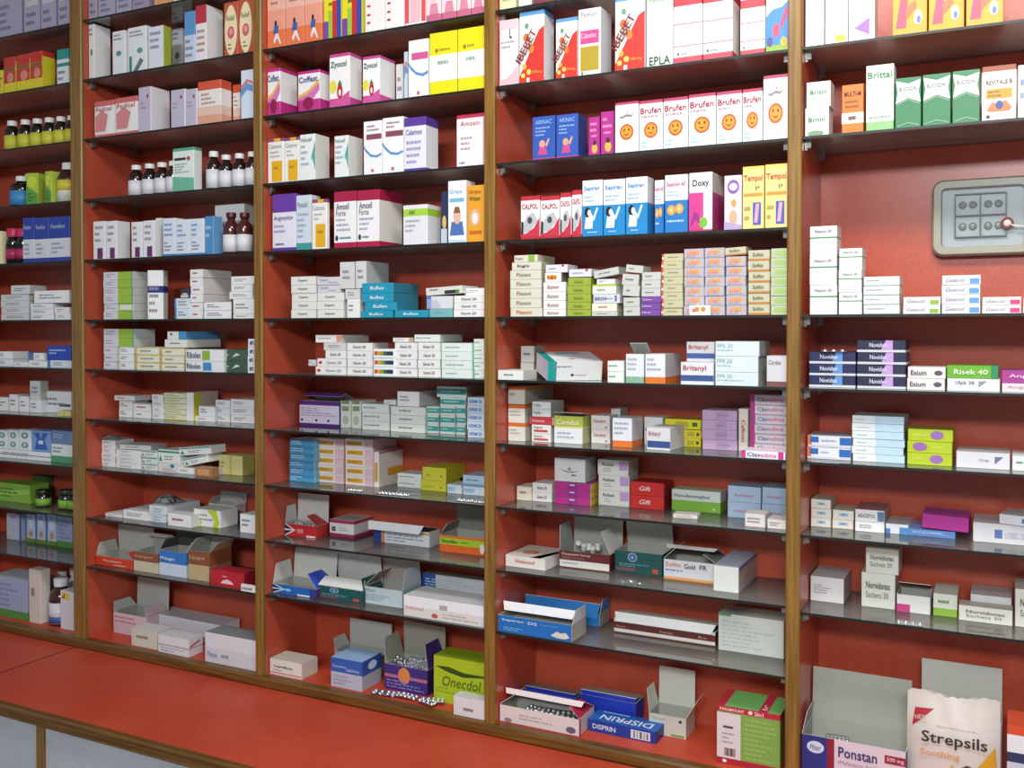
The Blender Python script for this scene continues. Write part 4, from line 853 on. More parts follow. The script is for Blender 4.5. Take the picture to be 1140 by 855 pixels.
 'orkid': dict(c='eaa226', p=[('p', [(.1, .1), (.4, .1), (.45, .5), (.25, .55)], 'd84a6a'), ('e', .26, .5, .6, .72, '8a4a2a'), ('e', .32, .5, .54, .64, 'e4b49a'), ('p', [(.4, .2), (.7, .36), (.66, .46), (.4, .36)], 'd8704a'), ('e', .62, .12, .86, .32, 'e8d8d0'), ('e', .7, .14, .82, .24, '5a7ac8'), ('e', .74, .6, .94, .76, '6a9a5a')], sd='c8861c'),
 'britw': dict(c='f0f0ea', t=[('Britin', .15, .85, .5, .68, '3a8a5a', 'f', 'b')], ln=[LN(1, .2, .7, .28, .4, 'a8b8a8')], sd='dfdfd8'),
 'britw2': dict(c='f0f0ea', p=[('e', .1, -.0, .8, .2, '7a9a7a')], t=[('Britin', .15, .85, .5, .66, '3a8a5a', 'f', 'b')]),
 'orange': dict(c='e0781e', p=[('r', 0, .2, 1, .42, 'f0e4d4'), ('r', .3, .27, .65, .35, '6a5a4a')], t=[('MULTI-M', .12, .88, .76, .86, '4a2a1a', 'f', 'b')], ln=[LN(2, .15, .85, .5, .7, '8a4a1a')], sd='b86018'),
 'britall': dict(c='f2f3ee', b=[(0, .14, '8ab87a')], t=[('Brittal', .06, .94, .8, .9, '2a8a4a', 'f', 'b')], p=[('p', [(.2, .2), (.5, .44), (.85, .3), (.9, .2)], 'd4e0d4')], ln=[LN(1, .1, .6, .66, .74, 'a8b8a8'), LN(1, .1, .95, .17, .24, '8aa890')]),
 'greenw': dict(c='2f7a4e', b=[(.98, 1, '2f8a5a')], p=[('p', [(.02, .5), (.5, .6), (.98, .5), (.9, .72), (.98, .95), (.5, .88), (.02, .95), (.1, .72)], 'e8ebe8'), ('p', [(.05, .46), (.5, .56), (.95, .46), (.95, .48), (.5, .58), (.05, .48)], '8aa890'), ('p', [(.08, .04), (.5, .1), (.92, .04), (.92, .06), (.5, .12), (.08, .06)], '8aa890')], t=[('BUCODIN', .16, .84, .74, .82, '6a7a72', 'f', 'b')], ln=[LN(2, .25, .75, .6, .72, 'a0aca4')]),
 'revit': dict(c='f0ece4', b=[(.9, 1, '9a4a2a')], p=[('r', .12, .4, .88, .58, 'c0962a'), ('p', [(.12, .18), (.3, .34), (.5, .3), (.7, .36), (.88, .22), (.8, .16), (.3, .16)], 'c87a4a'), ('e', .4, .2, .62, .36, '3a4a94'), ('e', .12, .04, .24, .11, '3a3a40')], t=[('REVITALE B', .12, .88, .66, .74, '5a3a2a', 'f', 'b')], ln=[LN(2, .18, .82, .42, .56, '8a661a')]),
 'wgline': dict(c='e9e9ec', b=[(.58, .63, '2f8a4a')], t=[('Nexum 20', .18, .8, .78, .88, '5a6470', 'f', 'b')], sd='d4d6d2'),
 'wpale': dict(c='e6e7ef', b=[(0, .08, '8ab09a')], ln=[LN(1, .08, .6, .45, .7, '8a94a8')], sd='d2d2d6'),
 'gexg': dict(c='ecebe8', p=[('r', .72, .08, .95, .6, '8cb43a')], t=[('Gexcol', .1, .6, .3, .74, '5a6a94', 'f', 'i')], tp='dcd8d0'),
 'gexb': dict(c='ecebe8', p=[('r', .72, .08, .97, .65, '5a9cd8')], t=[('Gexcol', .1, .6, .3, .74, '5a6a94', 'f', 'i')], tp='dcd8d0'),
 'gexp': dict(c='ecebe8', p=[('r', .72, .08, .97, .65, 'd83a7a')], t=[('Gexcol', .1, .6, .3, .74, '8a7a94', 'f', 'i')], tp='dcd8d0'),
 'navyb': dict(c='1e2550', b=[(0, .2, 'cfd0d8')], p=[('p', [(.5, .2), (.72, .2), (.72, 1), (.58, 1)], '5a94d0')], t=[('Novidex', .24, .62, .42, .8, 'd4dcec', 'f', 'b')], tp='3a3e58', sd='2a3058'),
 'navyp': dict(c='1e2244', b=[(0, .2, 'cfd0d8')], p=[('p', [(.5, .2), (.74, .2), (.74, 1), (.6, 1)], 'c49ad8')], t=[('Novidex', .26, .62, .42, .8, 'd8d4ec', 'f', 'b')], tp='3a3a50', sd='2a2a4c'),
 'exium': dict(c='e6e2e0', t=[('Exium', .08, .5, .28, .72, '4a3a44', 'f', 'b')], p=[('e', .7, .25, .92, .7, '5a5060')], sd='d0ccc8'),
 'risekg': dict(c='6cae2a', p=[('r', .86, 0, 1, 1, '2f8a5a')], t=[('Risek 40', .14, .8, .3, .7, 'e4f0d4', 'f', 'b')], tp='5a9a2a'),
 'risekw': dict(c='dfe1e4', t=[('10pk 38', .16, .52, .5, .8, '5a6478', 'f', 'b')], p=[('p', [(.6, .3), (.76, .8), (.6, .8)], '8a94a8')]),
 'angio': dict(c='a83a90', t=[('Angiolid', .15, .9, .35, .7, 'ecd0e4', 'f', 'b')], tp='8a3a7a'),
 'angiow': dict(c='e0d6dc', t=[('Angiolid', .1, .8, .4, .75, 'c88aa8')]),
 'blor': dict(c='dfe1ea', b=[(0, .18, 'c8ccd8')], p=[('r', 0, .2, .1, 1, 'd8763a'), ('r', .06, .4, .26, .9, '2a66b4'), ('r', .74, .25, 1, .9, '2a66b4')], ln=[LN(1, .32, .7, .4, .75, '9aa4c8')], tp='a8a4a8'),
 'whbl': dict(c='e2e8ec', p=[('r', .45, 0, 1, 1, 'bcd8e8')], ln=[LN(1, .08, .4, .35, .6, 'a8b4bc')], tp='a4a098', sd='a8b0b0'),
 'limepur': dict(c='b4c81e', p=[('e', .5, .15, .8, .9, '9a6ab0')], ln=[LN(1, .1, .45, .4, .6, 'd8e07a')], tp='a4a040', sd='98a81c'),
 'limepur2': dict(c='b4c81e', p=[('e', .12, .15, .45, .9, '9a6ab0')], ln=[LN(1, .55, .9, .4, .6, 'd8e07a')], tp='a4a040', sd='98a81c'),
 'wlogo': dict(c='dcdce2', p=[('p', [(.72, .3), (.88, .75), (.72, .75)], '6a7494')], t=[('Omega', .42, .62, .4, .62, '7a8098')], tp='b8b4b0'),
 'crs': dict(c='e2ddd0', p=[('r', .28, .4, .76, .7, 'cfe2ec')], t=[('OMEN', .32, .72, .42, .68, '2f8ac0', 'f', 'b')], tp='b8b09c', sd='b0a898'),
 'acid': dict(c='e0dfe0', t=[('ADCETOL', .1, .7, .35, .65, '4a5468', 'f', 'b')], p=[('r', .76, .1, .98, .9, '5a7aa0')], tp='98686a', sd='b0a8a4'),
 'wbluep': dict(c='dfe2ea', p=[('r', .6, 0, 1, .7, '4a8ac8'), ('r', 0, 0, .2, .5, '4a7ac0')], tp='b0aab0'),
 'wsq': dict(c='dad9de', p=[('r', .4, .25, .54, .7, '5a74b0')], t=[('LOSEC 20', .6, .95, .3, .6, '9aa0b4')], tp='c0bcbc', sd='c4c0c4'),
 'wdim': dict(c='d6d4d6', tp='b0aaaa', sd='a89c98', ln=[LN(4, .1, .7, .3, .7, 'a0a0a8')]),
 'nord': dict(c='d6d6cc', t=[('Norvidonac', .14, .86, .55, .75, '4a4a48', 'f', 'b'), ('Sachets 30', .14, .8, .28, .46, '6a6a66')], tp='a8a49c', sd='b0aca4'),
 'wmagtab': dict(c='dcdad8', p=[('r', 0, 0, .4, .45, 'c03a7a')], tp='cfcac4'),
 'wlimeb': dict(c='d4d8cc', b=[(0, .35, '8ab43a')], tp='bcbcb0', ln=[LN(1, .2, .8, .5, .8, '6a8a4a')]),
 'ponstan': dict(c='dcc8d2', p=[('r', 0, 0, .25, 1, '26307c'), ('r', .25, 0, .32, 1, '8c1c34'), ('e', .05, .66, .22, .9, 'cfd4e8'), ('r', .8, .72, 1, .88, '9a2438')], t=[('Ponstan', .36, .73, .68, .88, '26306e', 'f', 'b'), ('(Mefenamic Acid)', .36, .73, .52, .62, '8a84a0'), ('500 mg', .82, .98, .75, .85, 'e0c4cc', 'f', 'b'), ('Pfizer', .08, .19, .73, .83, '3a4480', 'f', 'i'), ('Capsules', .36, .6, .3, .4, '5a5a90')], sd='26307c'),
 'ge': dict(c='c4ccdc', b=[(.62, .72, '28365c'), (.72, .9, 'e2e6ea'), (.9, 1, 'd2502e')], t=[('Gofen', .12, .9, .34, .52, '2a5aa8', 'f', 'b')], ln=[LN(2, .12, .8, .1, .28, '8a9ab8')]),
 'bigopen': dict(c='a8aaa4', tp='a8aaa4'),
 'plain': dict(c='e0ddda', sd='c8c4be'),
 'pinkish': dict(c='e6d4da', ln=[LN(2, .2, .8, .1, .5, 'c08a9a')]),
 'yelw': dict(c='ece6b4', ln=[LN(2, .2, .8, .1, .5, 'b0a45a')]),
 'darkred': dict(c='7a3a44', ln=[LN(2, .2, .8, .1, .5, 'c08a9a')]),
 'orw': dict(c='e0a070', ln=[LN(2, .2, .8, .1, .5, 'f0e0d0')]),
}

# ================================================================== contents
UP = 0.012
# ------------------------------------------------------------------ far left bay
row(0, 1, 0, UP)
C(-8, 24, -32, 'lav', 'plain grey lavender tall carton')
for x0, x1, y in ((26, 44, -34), (45, 62, -37), (64, 77, -39)):
    C(x0, x1, y, 'lavleaf', 'lavender tall carton with leaf picture')
row(0, 2, 1, UP)
C(-9, 3, 80, 'redyel', 'short yellow carton at picture edge', sty=dict(b=[]))
for x0, x1, y in ((4, 17, 65), (18, 33, 62)):
    C(x0, x1, y, 'redyel', 'red and yellow syrup carton', d=.04)
C(33.5, 47, 58.5, 'redyel', 'red and yellow syrup carton', x2=61)
C(63, 76, 56, 'tealw', 'white carton with teal bands')
row(0, 3, 2, UP)
for xc in (6, 21, 34.5, 48, 61, 73.5):
    bottle(xc, 13, 134 - xc * .085, 'dark bottle with white cap and yellow label', lab='c9c63a', glass='1a120e', lv=(.03, .5), caph=.17)
row(0, 4, 3, UP)
bottle(13, 19, 195, 'dark bottle with bright blue label', lab='3f8cc4', glass='1a1210', lv=(.06, .52), caph=.16, capw=.5)
bottle(26, 10, 193.5, 'slim dark bottle with blue starry label', lab='4a86b8', glass='1a1210', lv=(.06, .5), yf=.07)
C(29, 47, 193, 'limep', 'lime green syrup carton turned sideways', rot=14, d=.045, w=.042)
C(50, 57, 191, 'limep', 'narrow lime carton beside brown bottle', d=.04)
bottle(66, 20, 180, 'brown bottle with yellow and white label', lab='d8d9cc', band=(.3, .56, 'd6c83a'), glass='3a1a10', lv=(.02, .56), caph=.17, capw=.58)
row(0, 5, 4, UP)
C(-10, 1.5, 258, 'yelw', 'yellow carton cut off at picture edge')
for xc in (8, 19.5):
    bottle(xc, 12, 254, 'black and pink bottle with pink cap', glass='14100f', cap='c42a5c', lab='1a1416', band=(.14, .42, 'b02a5a'), caph=.24, capw=.9)
for x0, x1, y in ((25, 38, 243), (38.5, 54, 243), (54.5, 77.5, 242)):
    C(x0, x1, y, 'bluew', 'tall blue and white carton', d=.045)
row(0, 6, 5, UP)
t = S(1, 32, 328, 4, 'wgrey', 'flat grey white tablet carton', d=.06)
C(12, 33, 318, 'wgrey', 'grey carton lying on the flat stack', z0=t, d=.06)
t = S(34, 59, 338, 3, 'wb', 'flat bluish white carton in pile', d=.07)
t2 = S(61, 78, 342, 2, 'w', 'small white carton beside divider', d=.05)
C(38, 77, 324, 'w', 'white carton lying across two piles', z0=max(t, t2) + .001, d=.06)
row(0, 7, 6, .018)
t = S(-4, 14, 391, 2, 'wb', 'white carton at picture edge', d=.06)
C(15, 31, 392, 'bluepat', 'white carton with blue emblem', d=.06, yf=.05)
z = S(32, 52, 401, 1, 'w', 'low white carton in front', d=.06)
C(53, 79, 401, 'blueedge', 'low white carton with blue edge', d=.07)
C(15, 31, 403, 'w', 'low white carton before blue emblem', d=.03, yf=.012)
C(52, 79, 385, 'bluecart', 'shiny royal blue carton on white carton', z0=z + .001, d=.06, sty=dict(c='2348b0', sd='1c3a94'))
C(37, 49, 393, 'w', 'tiny white carton on white carton', z0=z + .001, d=.04)
row(0, 8, 7, .045)
for i, (x0, x1, y) in enumerate(((-3, 9, 442), (10, 20, 439), (21, 32, 441))):
    C(x0, x1, y, 'w', 'small upright white carton', d=.04)
K([(33, 46, 445, 'wb', 'white carton with dark text'), (33, 45, 424, 'wgrey', 'grey white carton topping its pile', dict(x2=54))])
C(47, 79, 435, 'w', 'large white carton with dark band', d=.05, yf=.06, sty=dict(p=[('r', .6, .3, .98, .42, '3a4a6a')]))
C(64, 79, 457, 'yelcream', 'thin yellow carton in front of white carton', d=.03, yf=.02)
row(0, 9, 8, .03)
K([(-6, 56, 499, 'w', 'long white carton with dark stripe', dict(sty=dict(b=[(.42, .5, '3a4660')]), d=.08)),])
t = at2(57, 494, .03).z
C(57, 80, 494, 'greenbase', 'white carton with green base', d=.08)
zt = at2(-6, 499, .03).z + .001
for x0, x1 in ((-4, 8), (9, 20), (21, 34)):
    C(x0, x1, 478.5, 'dotw', 'white carton with green dots', z0=zt, d=.05)
C(35, 56, 479, 'bluepat', 'pale blue carton with dark blue emblem', z0=zt, d=.05, yf=.032)
C(57.5, 80, 479, 'bluecart', 'dull blue carton beside wooden divider', z0=t + .001, d=.05, yf=.035, sty=dict(c='6a86ac'))
row(0, 10, 9, .03)
C(-8, 33, 536, 'limebox', 'lime green carton lying slanted', d=.07, yf=.045)
C(35, 51, 529, 'limebox', 'dark green packet behind small jar', d=.03, yf=.11, sty=dict(c='3f5a2c', p=[]))
for xc in (41, 66.5, 76):
    bottle(xc, 13, 546, 'small dark jar with lime label', glass='141a12', cap='1a221a', lab='7ab03a', squat=True, lv=(.08, .5), caph=.24, capw=.95)
row(0, 11, 10, .085)
C(7, 24, 571, 'blueor', 'white carton with blue edge strip', d=.05, sty=dict(c='c4cad8', p=[('r', .86, 0, 1, 1, '3a66b4')], b=[]))
for x0, x1 in ((28, 38.5), (39.5, 50), (51, 62)):
    C(x0, x1, 572, 'blueor', 'blue white carton with orange dot', d=.05)
C(63, 80, 574, 'graygreen', 'dim blue carton beside divider', d=.05)
row(0, 12, 11, .02)
C(-12, 30, 640, 'graygreen', 'large bluish pack with green base', d=.10)
C(32, 45, 633, 'cream', 'tall cream carton beside brown bottle', x2=56, sty=dict(c='d2c8bc', sd='ddd8cc'))
bottle(57, 20, 646, 'brown bottle with white cap and white label', glass='3a1812', lab='d0d0d8', lv=(.05, .5), band=(.06, .2, '3a5a9a'), caph=.17, capw=.6)
bottle(62, 13, 638, 'white capped bottle behind brown bottle', glass='c8ccd0', lab='d0d4d8', yf=.095)
bottle(76, 14, 634, 'pale bottle behind white carton', glass='c8ccd0', lab='d0d4d8', yf=.095)
C(67, 84, 657, 'wtop', 'white carton with red and yellow picture', d=.05, sty=dict(c='d4d2da', p=[('r', .1, .78, .6, .95, 'd8c04a'), ('p', [(.1, .8), (.3, .8), (.3, .95)], 'a83a3a')]))

# ------------------------------------------------------------------ second bay
row(1, 1, 0, UP)
C(93, 108, -36, 'lavleaf', 'lavender tall carton with leaf picture')
C(109, 128, -38, 'lav', 'plain lavender tall carton', d=.04)
C(129, 146, -40, 'lavleaf', 'lavender tall carton with leaf picture')
C(147, 165, -42, 'lav', 'plain lavender tall carton', sty=dict(c='a494b4'))
C(171, 190, -46, 'orw', 'orange carton cut off above')
C(192, 230, -50, 'plain', 'pale carton cut off above')
C(232, 278, -60, 'plain', 'pale carton cut off above')
row(1, 2, 1, UP)
C(93, 105, 29, 'pill', 'white carton with wide blank side', x2=123)
C(125, 139, 36, 'pill', 'white carton with small pill picture', d=.012)
C(142, 163, 32, 'pillbig', 'white carton with green tube picture', d=.04)
C(165, 182, 31, 'lilgreen', 'pale lilac carton with green side', x2=191)
C(191, 203, 33, 'pill', 'white carton set back in shade', yf=.10, d=.04)
C(205, 217, 14, 'bluetop', 'pale carton with blue upper half', d=.04)
C(217.5, 230, 7, 'redtop', 'tall white carton with red top', x2=248)
for x0, x1, y in ((249, 265, 4), (265.5, 281.5, 0)):
    C(x0, x1, y, 'oval', 'red carton with cream oval panel')
row(1, 3, 2, UP)
for x0, x1, y in ((105, 127, 114), (128, 153, 110)):
    C(x0, x1, y, 'redpic', 'red and white children carton', d=.03)
C(154, 168, 98, 'lilw', 'lilac carton with wide white side', x2=189)
for x0, x1, y in ((190, 206, 101), (206.5, 219, 100)):
    C(x0, x1, y, 'lilw', 'plain lilac carton', d=.03)
C(220, 246, 92, 'orgrad', 'white carton with red top, peach base', x2=258)
C(259, 267, 95, 'orgrad', 'narrow red topped carton set back', yf=.04, d=.04)
C(268, 281.5, 79, 'bluewave', 'white carton with blue wave')
row(1, 4, 3, UP)
for xc, y in ((145, 183), (160, 181.5), (174, 180), (187, 178.5)):
    bottle(xc, 14.5, y, 'brown bottle with white cap, left group', glass='24100e', lab='d9dae0', lv=(.04, .5))
C(192, 216, 166, 'greencarton', 'white carton with green base among bottles', x2=225)
for xc, y in ((232, 167.5), (246, 171.5), (261, 170), (275.5, 168)):
    bottle(xc, 14.5, y, 'brown bottle with white cap, right group', glass='24100e', lab='dcdde2', lv=(.04, .52))
row(1, 5, 4, UP)
C(103.5, 117, 247, 'purplesq', 'white carton with purple square', d=.02)
C(118, 130, 246.5, 'purplesq', 'white carton with purple square', x2=145)
for x0, x1, y in ((146, 158, 247.5), (159, 172, 246)):
    C(x0, x1, y, 'purplesq', 'white carton with purple square', d=.03)
C(173, 180, 243, 'w', 'narrow white carton, second shelf back', d=.04, yf=.04)
for x0, x1, y in ((181, 195, 243.5), (195.5, 211, 245), (211.5, 227, 244)):
    C(x0, x1, y, 'bluebase', 'bluish white carton with blue base', d=.04)
C(228, 237.5, 241, 'bluecart', 'narrow blue carton')
C(239, 272, 229, 'w', 'tall white carton behind two bottles', yf=.07, d=.06)
for xc in (251, 266):
    bottle(xc, 16, 236, 'uncapped brown bottle with white label', glass='4a1c18', cap='4a1c18', lab='dddde2', lv=(.05, .46), caph=.12, capw=.6)
row(1, 6, 5, UP)
S(115, 148, 303, 6, 'limeside', 'lilac white carton with lime half', x2=172, sts={1: 'limelab'})
o = C(164, 181, 301, 'w', 'tall white carton with navy band', rot=22, w=.048, d=.03, sty=dict(b=[(.54, .68, '1f2f80')], ln=[LN(4, .1, .85, .1, .7)]))
S(194, 211, 332, 2, 'blueedge', 'white carton with blue left edge', d=.06)
C(201, 210, 322, 'navystrip', 'small dark blue packet', z0=at2(194, 332, UP).z + .001, d=.03)
t = S(211.5, 226, 300, 6, 'wred', 'white carton with red print', x2=258)
C(227, 257, 337, 'wb', 'long white carton, upper of two', yf=.006, z0=CUR['z'] + .0225, d=.004, h=.022)
C(227, 257, 346, 'wb', 'long white carton, lower of two', yf=.006, d=.004, h=.0215)
K([(259, 283, 350, 'w', 'cream white carton in right pile'), (259, 283, 333, 'w', 'cream white carton in right pile'), (255, 281, 325, 'w', 'cream white carton in right pile'),
   (257, 281, 317, 'w', 'cream white carton in right pile'), (257, 283, 308, 'w', 'cream white carton in right pile')], col=9001, d=.05, yf=.02)
row(1, 7, 6, .02)
t = S(115.5, 132, 386, 3, 'lilthin', 'lilac white carton, lower left pile', d=.07)
S(133, 149, 386, 3, 'wb', 'white carton with blue text lines', d=.07)
S(115, 149, 366, 2, 'limeside', 'lilac carton with lime end', z0=t, d=.08)
S(151, 177, 386, 3, 'creamyel', 'cream carton with yellow edge', d=.07)
t = S(179, 205, 387, 3, 'creamyel', 'cream carton with green dots', d=.06)
K([(183, 208, 378, 'wg', 'white carton with long side', dict(x2=246)), (186, 207, 369, 'bluestrip', 'white carton with blue side', dict(x2=244))], z0=t + .001)
K([(206.5, 249.5, 402, 'riblue', 'long white carton with blue square'), (206.5, 249.5, 389, 'rigreen', 'long white carton with green square')], yf=.012, d=.07)
S(250.5, 274.5, 389, 2, 'dkgreen', 'dark green carton with white swoosh', d=.07, yf=.018)
S(275.5, 283.5, 377, 4, 'wblue', 'white carton with blue lettering', d=.07, yf=.012)
row(1, 8, 7, .055)
t = S(132, 147, 446, 2, 'wb', 'white carton with blue print', d=.06)
C(127, 150, 440, 'w', 'white carton lying on left pile', z0=t + .001, x2=168)
S(148.5, 168, 449, 2, 'wred', 'white carton with small red print', d=.05)
S(169, 182, 439, 4, 'w', 'narrow white carton', d=.05)
S(182.5, 206.5, 437, 5, 'limew', 'white carton with lime edge', d=.05)
C(207, 216, 437, 'limeside2', 'upright white carton with lime side', x2=243)
K([(217, 239, 463, 'w', 'flat white carton, lower front'), (221, 239, 452, 'wb', 'flat white carton, upper front')], yf=.06, d=.05)
S(239.5, 256, 445, 3, 'wb', 'white carton with grey text', yf=.07, d=.07)
S(256.5, 283, 444, 3, 'w', 'white carton next to divider', yf=.07, d=.06)
row(1, 9, 8, .034)
S(106, 128, 489, 6, 'w', 'thin white carton in left pile', d=.07)
t = S(129, 157, 500, 5, 'w', 'thin white carton in second pile', d=.07)
C(133, 164, 489, 'wgrey', 'grey white carton lying askew on pile', z0=t + .002, rot=8, d=.07, h=.013)
S(158, 175, 501, 3, 'wgreen', 'white carton with green corner mark', d=.06)
K([(176, 203, 515, 'pinkish', 'pale carton with blue seal', dict(sty=dict(c='dcdcd8', p=[('e', .5, .5, .68, .95, '2f7ab8')]), d=.07)), (176, 200, 500, 'wgreen', 'white carton with green stripe, lower', dict(d=.07)), ])
C(198, 216, 520, 'w', 'white carton under tilted cartons', d=.07)
zt = at2(198, 520, .03).z
C(205, 232, 505, 'wgreen', 'tilted white carton with green stripe', z0=zt + .002, tilt=12, d=.06, h=.022)
C(199, 235, 489, 'wgreen', 'uppermost tilted white green carton', z0=zt + .032, tilt=6, d=.06, h=.022)
C(217, 235.5, 520, 'browno', 'small brown and orange carton', yf=.02, d=.03)
C(236.5, 242.5, 521, 'w', 'tiny white carton beside yellow carton', yf=.05, d=.03)
C(243.5, 270, 506, 'yelcream', 'pale yellow square carton', yf=.065, x2=283.5)
row(1, 10, 9, .03)
C(117, 136.5, 571, 'w', 'low white carton, far left', d=.12)
C(137, 165, 567, 'w', 'long white carton seen end on', d=.13)
S(165.5, 185.5, 562, 2, 'tealtext', 'pale blue carton with teal text', d=.13)
C(186.5, 213, 571, 'wred', 'white carton with open front end', d=.12, yf=.02)
C(215.5, 245, 566, 'limep2', 'white carton with lime patches', x2=265, yf=.042)
C(267, 285, 572, 'wb', 'white carton at right divider', d=.10, yf=.035)
OC(232, 262, 560, 'wgrey', 'grey open carton at the back', lid=(.03, 150), yf=.11, d=.045, sl=(.02, 60, 70))
row(1, 11, 10, .02)
OC(101, 147, 617, 'orred', 'orange red open carton with grey lid', lid=(.085, 88), sl=(.035, 100, 25), d=.085)
OC(148.5, 176, 613, 'brcream', 'cream and brown open carton', lid=(.05, 60), tuck=(.02, -70, 'e4e2da'), d=.08)
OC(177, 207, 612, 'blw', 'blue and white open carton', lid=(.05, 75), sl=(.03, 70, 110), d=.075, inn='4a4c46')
OC(209, 233, 612, 'brcream', 'brown carton with raised flaps', lid=(.04, 100), sl=(.035, 60, 130), x2=258, inn='c9c8be', sty=dict(sd='9a7048', c='c4ac84'))
C(234, 272, 633, 'redbox', 'glossy red carton with white emblem', yf=.007, x2=286)
C(268, 285.5, 650, 'kid', 'small white carton with black lettering', yf=-.0, d=.006)
row(1, 12, 11, .02)
OC(126, 162, 681, 'pinkgrey', 'pinkish grey open carton with tall lid', lid=(.09, 92), sl=(.03, 120, 45), yf=.05, d=.09)
C(168, 247, 682, 'whl', 'long white carton at the back', yf=.085, d=.075)
C(146, 174.5, 699, 'cream', 'cream carton with white top', yf=.012, d=.06, sty=dict(tp='e4e4de', c='cfccc0'))
C(175.5, 210, 706, 'pinkline', 'white carton with magenta side stripe', yf=.008, x2=226)
C(228, 287, 703, 'lidbl', 'white two-tier carton with blue text', yf=.008, d=.07)

# ------------------------------------------------------------------ middle bay
row(2, 1, 1, UP)
for x0, x1, y in ((295, 317, -40), (317.5, 338, -44), (338.5, 358, -48)):
    C(x0, x1, y, 'runner', 'orange carton with blue running figure')
for x0, x1, y in ((360, 380, -40), (380.5, 403, -43)):
    C(x0, x1, y, 'multi', 'yellow carton with coloured bars')
for x0, x1, y in ((406, 428, -50), (428.5, 450, -53)):
    C(x0, x1, y, 'bullets', 'white carton with red bullet points')
C(450.5, 474, -52, 'pinkbars', 'white carton with pink bars')
for x0, x1, y in ((474.5, 491, -40), (491.5, 508, -43), (508.5, 524, -46), (524.5, 539.5, -48)):
    C(x0, x1, y, 'girl', 'pink carton with dark haired girl')
row(2, 2, 2, UP)
C(293, 312, 78, 'coffest', 'pink and white cough syrup carton', x2=331)
C(331.5, 356, 80.5, 'coffest', 'pink and white cough syrup carton', d=.045)
C(366.5, 389.5, 61.5, 'zyocol', 'carton with strawberry and green name', x2=403)
C(403.5, 423, 64, 'zyocol', 'carton with strawberry and green name', x2=440)
C(440.5, 449, 72, 'wgrey', 'narrow grey carton set back', yf=.05, d=.05)
C(449.5, 454, 58, 'bluewave', 'narrow white blue carton edge', yf=.035, d=.05)
C(454.5, 477, 46, 'wavepink', 'white carton with pink panel and blue arc')
for x0, x1, y in ((478, 509, 38), (509.5, 539.5, 33)):
    C(x0, x1, y, 'yellow', 'bright yellow carton with white band')
row(2, 3, 3, UP)
for x0, x1, y in ((296.5, 316, 155.5), (316.5, 333, 154)):
    C(x0, x1, y, 'yelrect', 'white carton with yellow rectangle', d=.04)
C(333.5, 351, 150.5, 'tealdia', 'white carton with teal diamond', x2=367)
C(372, 388, 152, 'tealdia', 'white carton with teal diamond', x2=404)
for x0, x1, y in ((404.5, 425, 136), (425.5, 449, 132)):
    C(x0, x1, y, 'wave', 'white carton with maroon panel and blue arc')
C(449.5, 474, 132, 'purplew', 'white carton with purple top', x2=488)
C(508, 539.5, 129, 'redtopw', 'white carton with thin red top')
row(2, 4, 4, UP)
C(303, 329, 217, 'purpleside', 'purple topped white carton')
C(329.5, 346.5, 218, 'paleteal', 'pale blue carton with teal base', x2=357)
C(347, 364, 222.5, 'yelrect', 'small white carton with yellow rectangle', d=.012, yf=.006)
for x0, x1, y in ((371.5, 396.5, 214), (397, 422, 212.5)):
    C(x0, x1, y, 'maroon', 'white carton with maroon top', x2=None if x0 < 380 else 448)
C(448.5, 476, 229, 'limetop', 'white carton with lime stripe', x2=491)
C(491, 498, 214, 'navystrip', 'narrow navy blue carton', yf=.03, d=.05)
C(498.5, 519, 202, 'baby', 'white carton with baby picture', d=.045)
C(520, 539.5, 207, 'orbaby', 'orange carton with baby picture')
row(2, 5, 5, UP)
S(324, 352, 308, 5, 'osn', 'flat cream carton with black name', d=.075)
t = S(353, 383, 326, 3, 'osn', 'flat cream carton, right pile', d=.075)
t = S(353, 379, 308.5, 2, 'osl', 'flat lilac grey carton', z0=t, d=.075)
t = K([(386, 401, 333, 'w', 'white carton under grey cartons', dict(d=.07)), (384, 401, 322, 'wgrey', 'flat grey carton under upright cartons', dict(d=.07))])
C(378, 395, 292, 'wgrey', 'upright grey carton, left of two', z0=t + .001, d=.06)
C(395.5, 408, 291, 'wgrey', 'upright grey carton, right of two', z0=t + .001, x2=433)
K([(401.5, 437.5, 346, 'teal', 'flat teal blue carton'), (406, 442, 336.5, 'teal', 'flat teal blue carton'), (402.5, 438, 326.5, 'teal', 'flat teal blue carton'), (402.5, 438, 315.5, 'teal', 'flat teal blue carton')], x2=466, col=9101, yf=.008)
C(439, 477, 345.5, 'teal', 'single teal carton beside teal pile', d=.05, yf=.008)
t = K([(478, 504, 344, 'palteal2', 'dull teal carton'), (475, 504, 330, 'wmix', 'pale carton with blue end')], d=.07)
C(474, 515, 318, 'wblack', 'open ended carton with black print', z0=t + .001, tilt=3, d=.08, h=.018)
t = S(505, 539.5, 329, 3, 'wt', 'flat white carton with dark name', yf=.008, d=.07)
C(517, 539.5, 321, 'w', 'single white carton on the pile', z0=t + .001, d=.07, yf=.03)
row(2, 6, 6, .028)
t = K([(351, 385.5, 408, 'wtr', 'white carton with red dot, lower'), (353, 385.5, 399, 'wtr', 'white carton with red dot, upper'), (362, 385.5, 390, 'wt', 'white carton, third layer'), (360, 385.5, 381.5, 'wgrey', 'grey carton, fourth layer'), (351, 381, 373, 'wtor', 'white carton with orange end, topmost', dict(x2=411))], d=.07)
C(343, 351.5, 398.5, 'osl', 'lilac carton edge at far left', z0=at2(353, 408, .028).z, yf=.05, d=.05, h=.016)
S(386, 415, 381.5, 4, 'wt', 'white carton with dark name', d=.07)
t = S(415.5, 438.5, 388, 3, 'rainbow', 'white carton with rainbow stripe', d=.07, yf=.02)
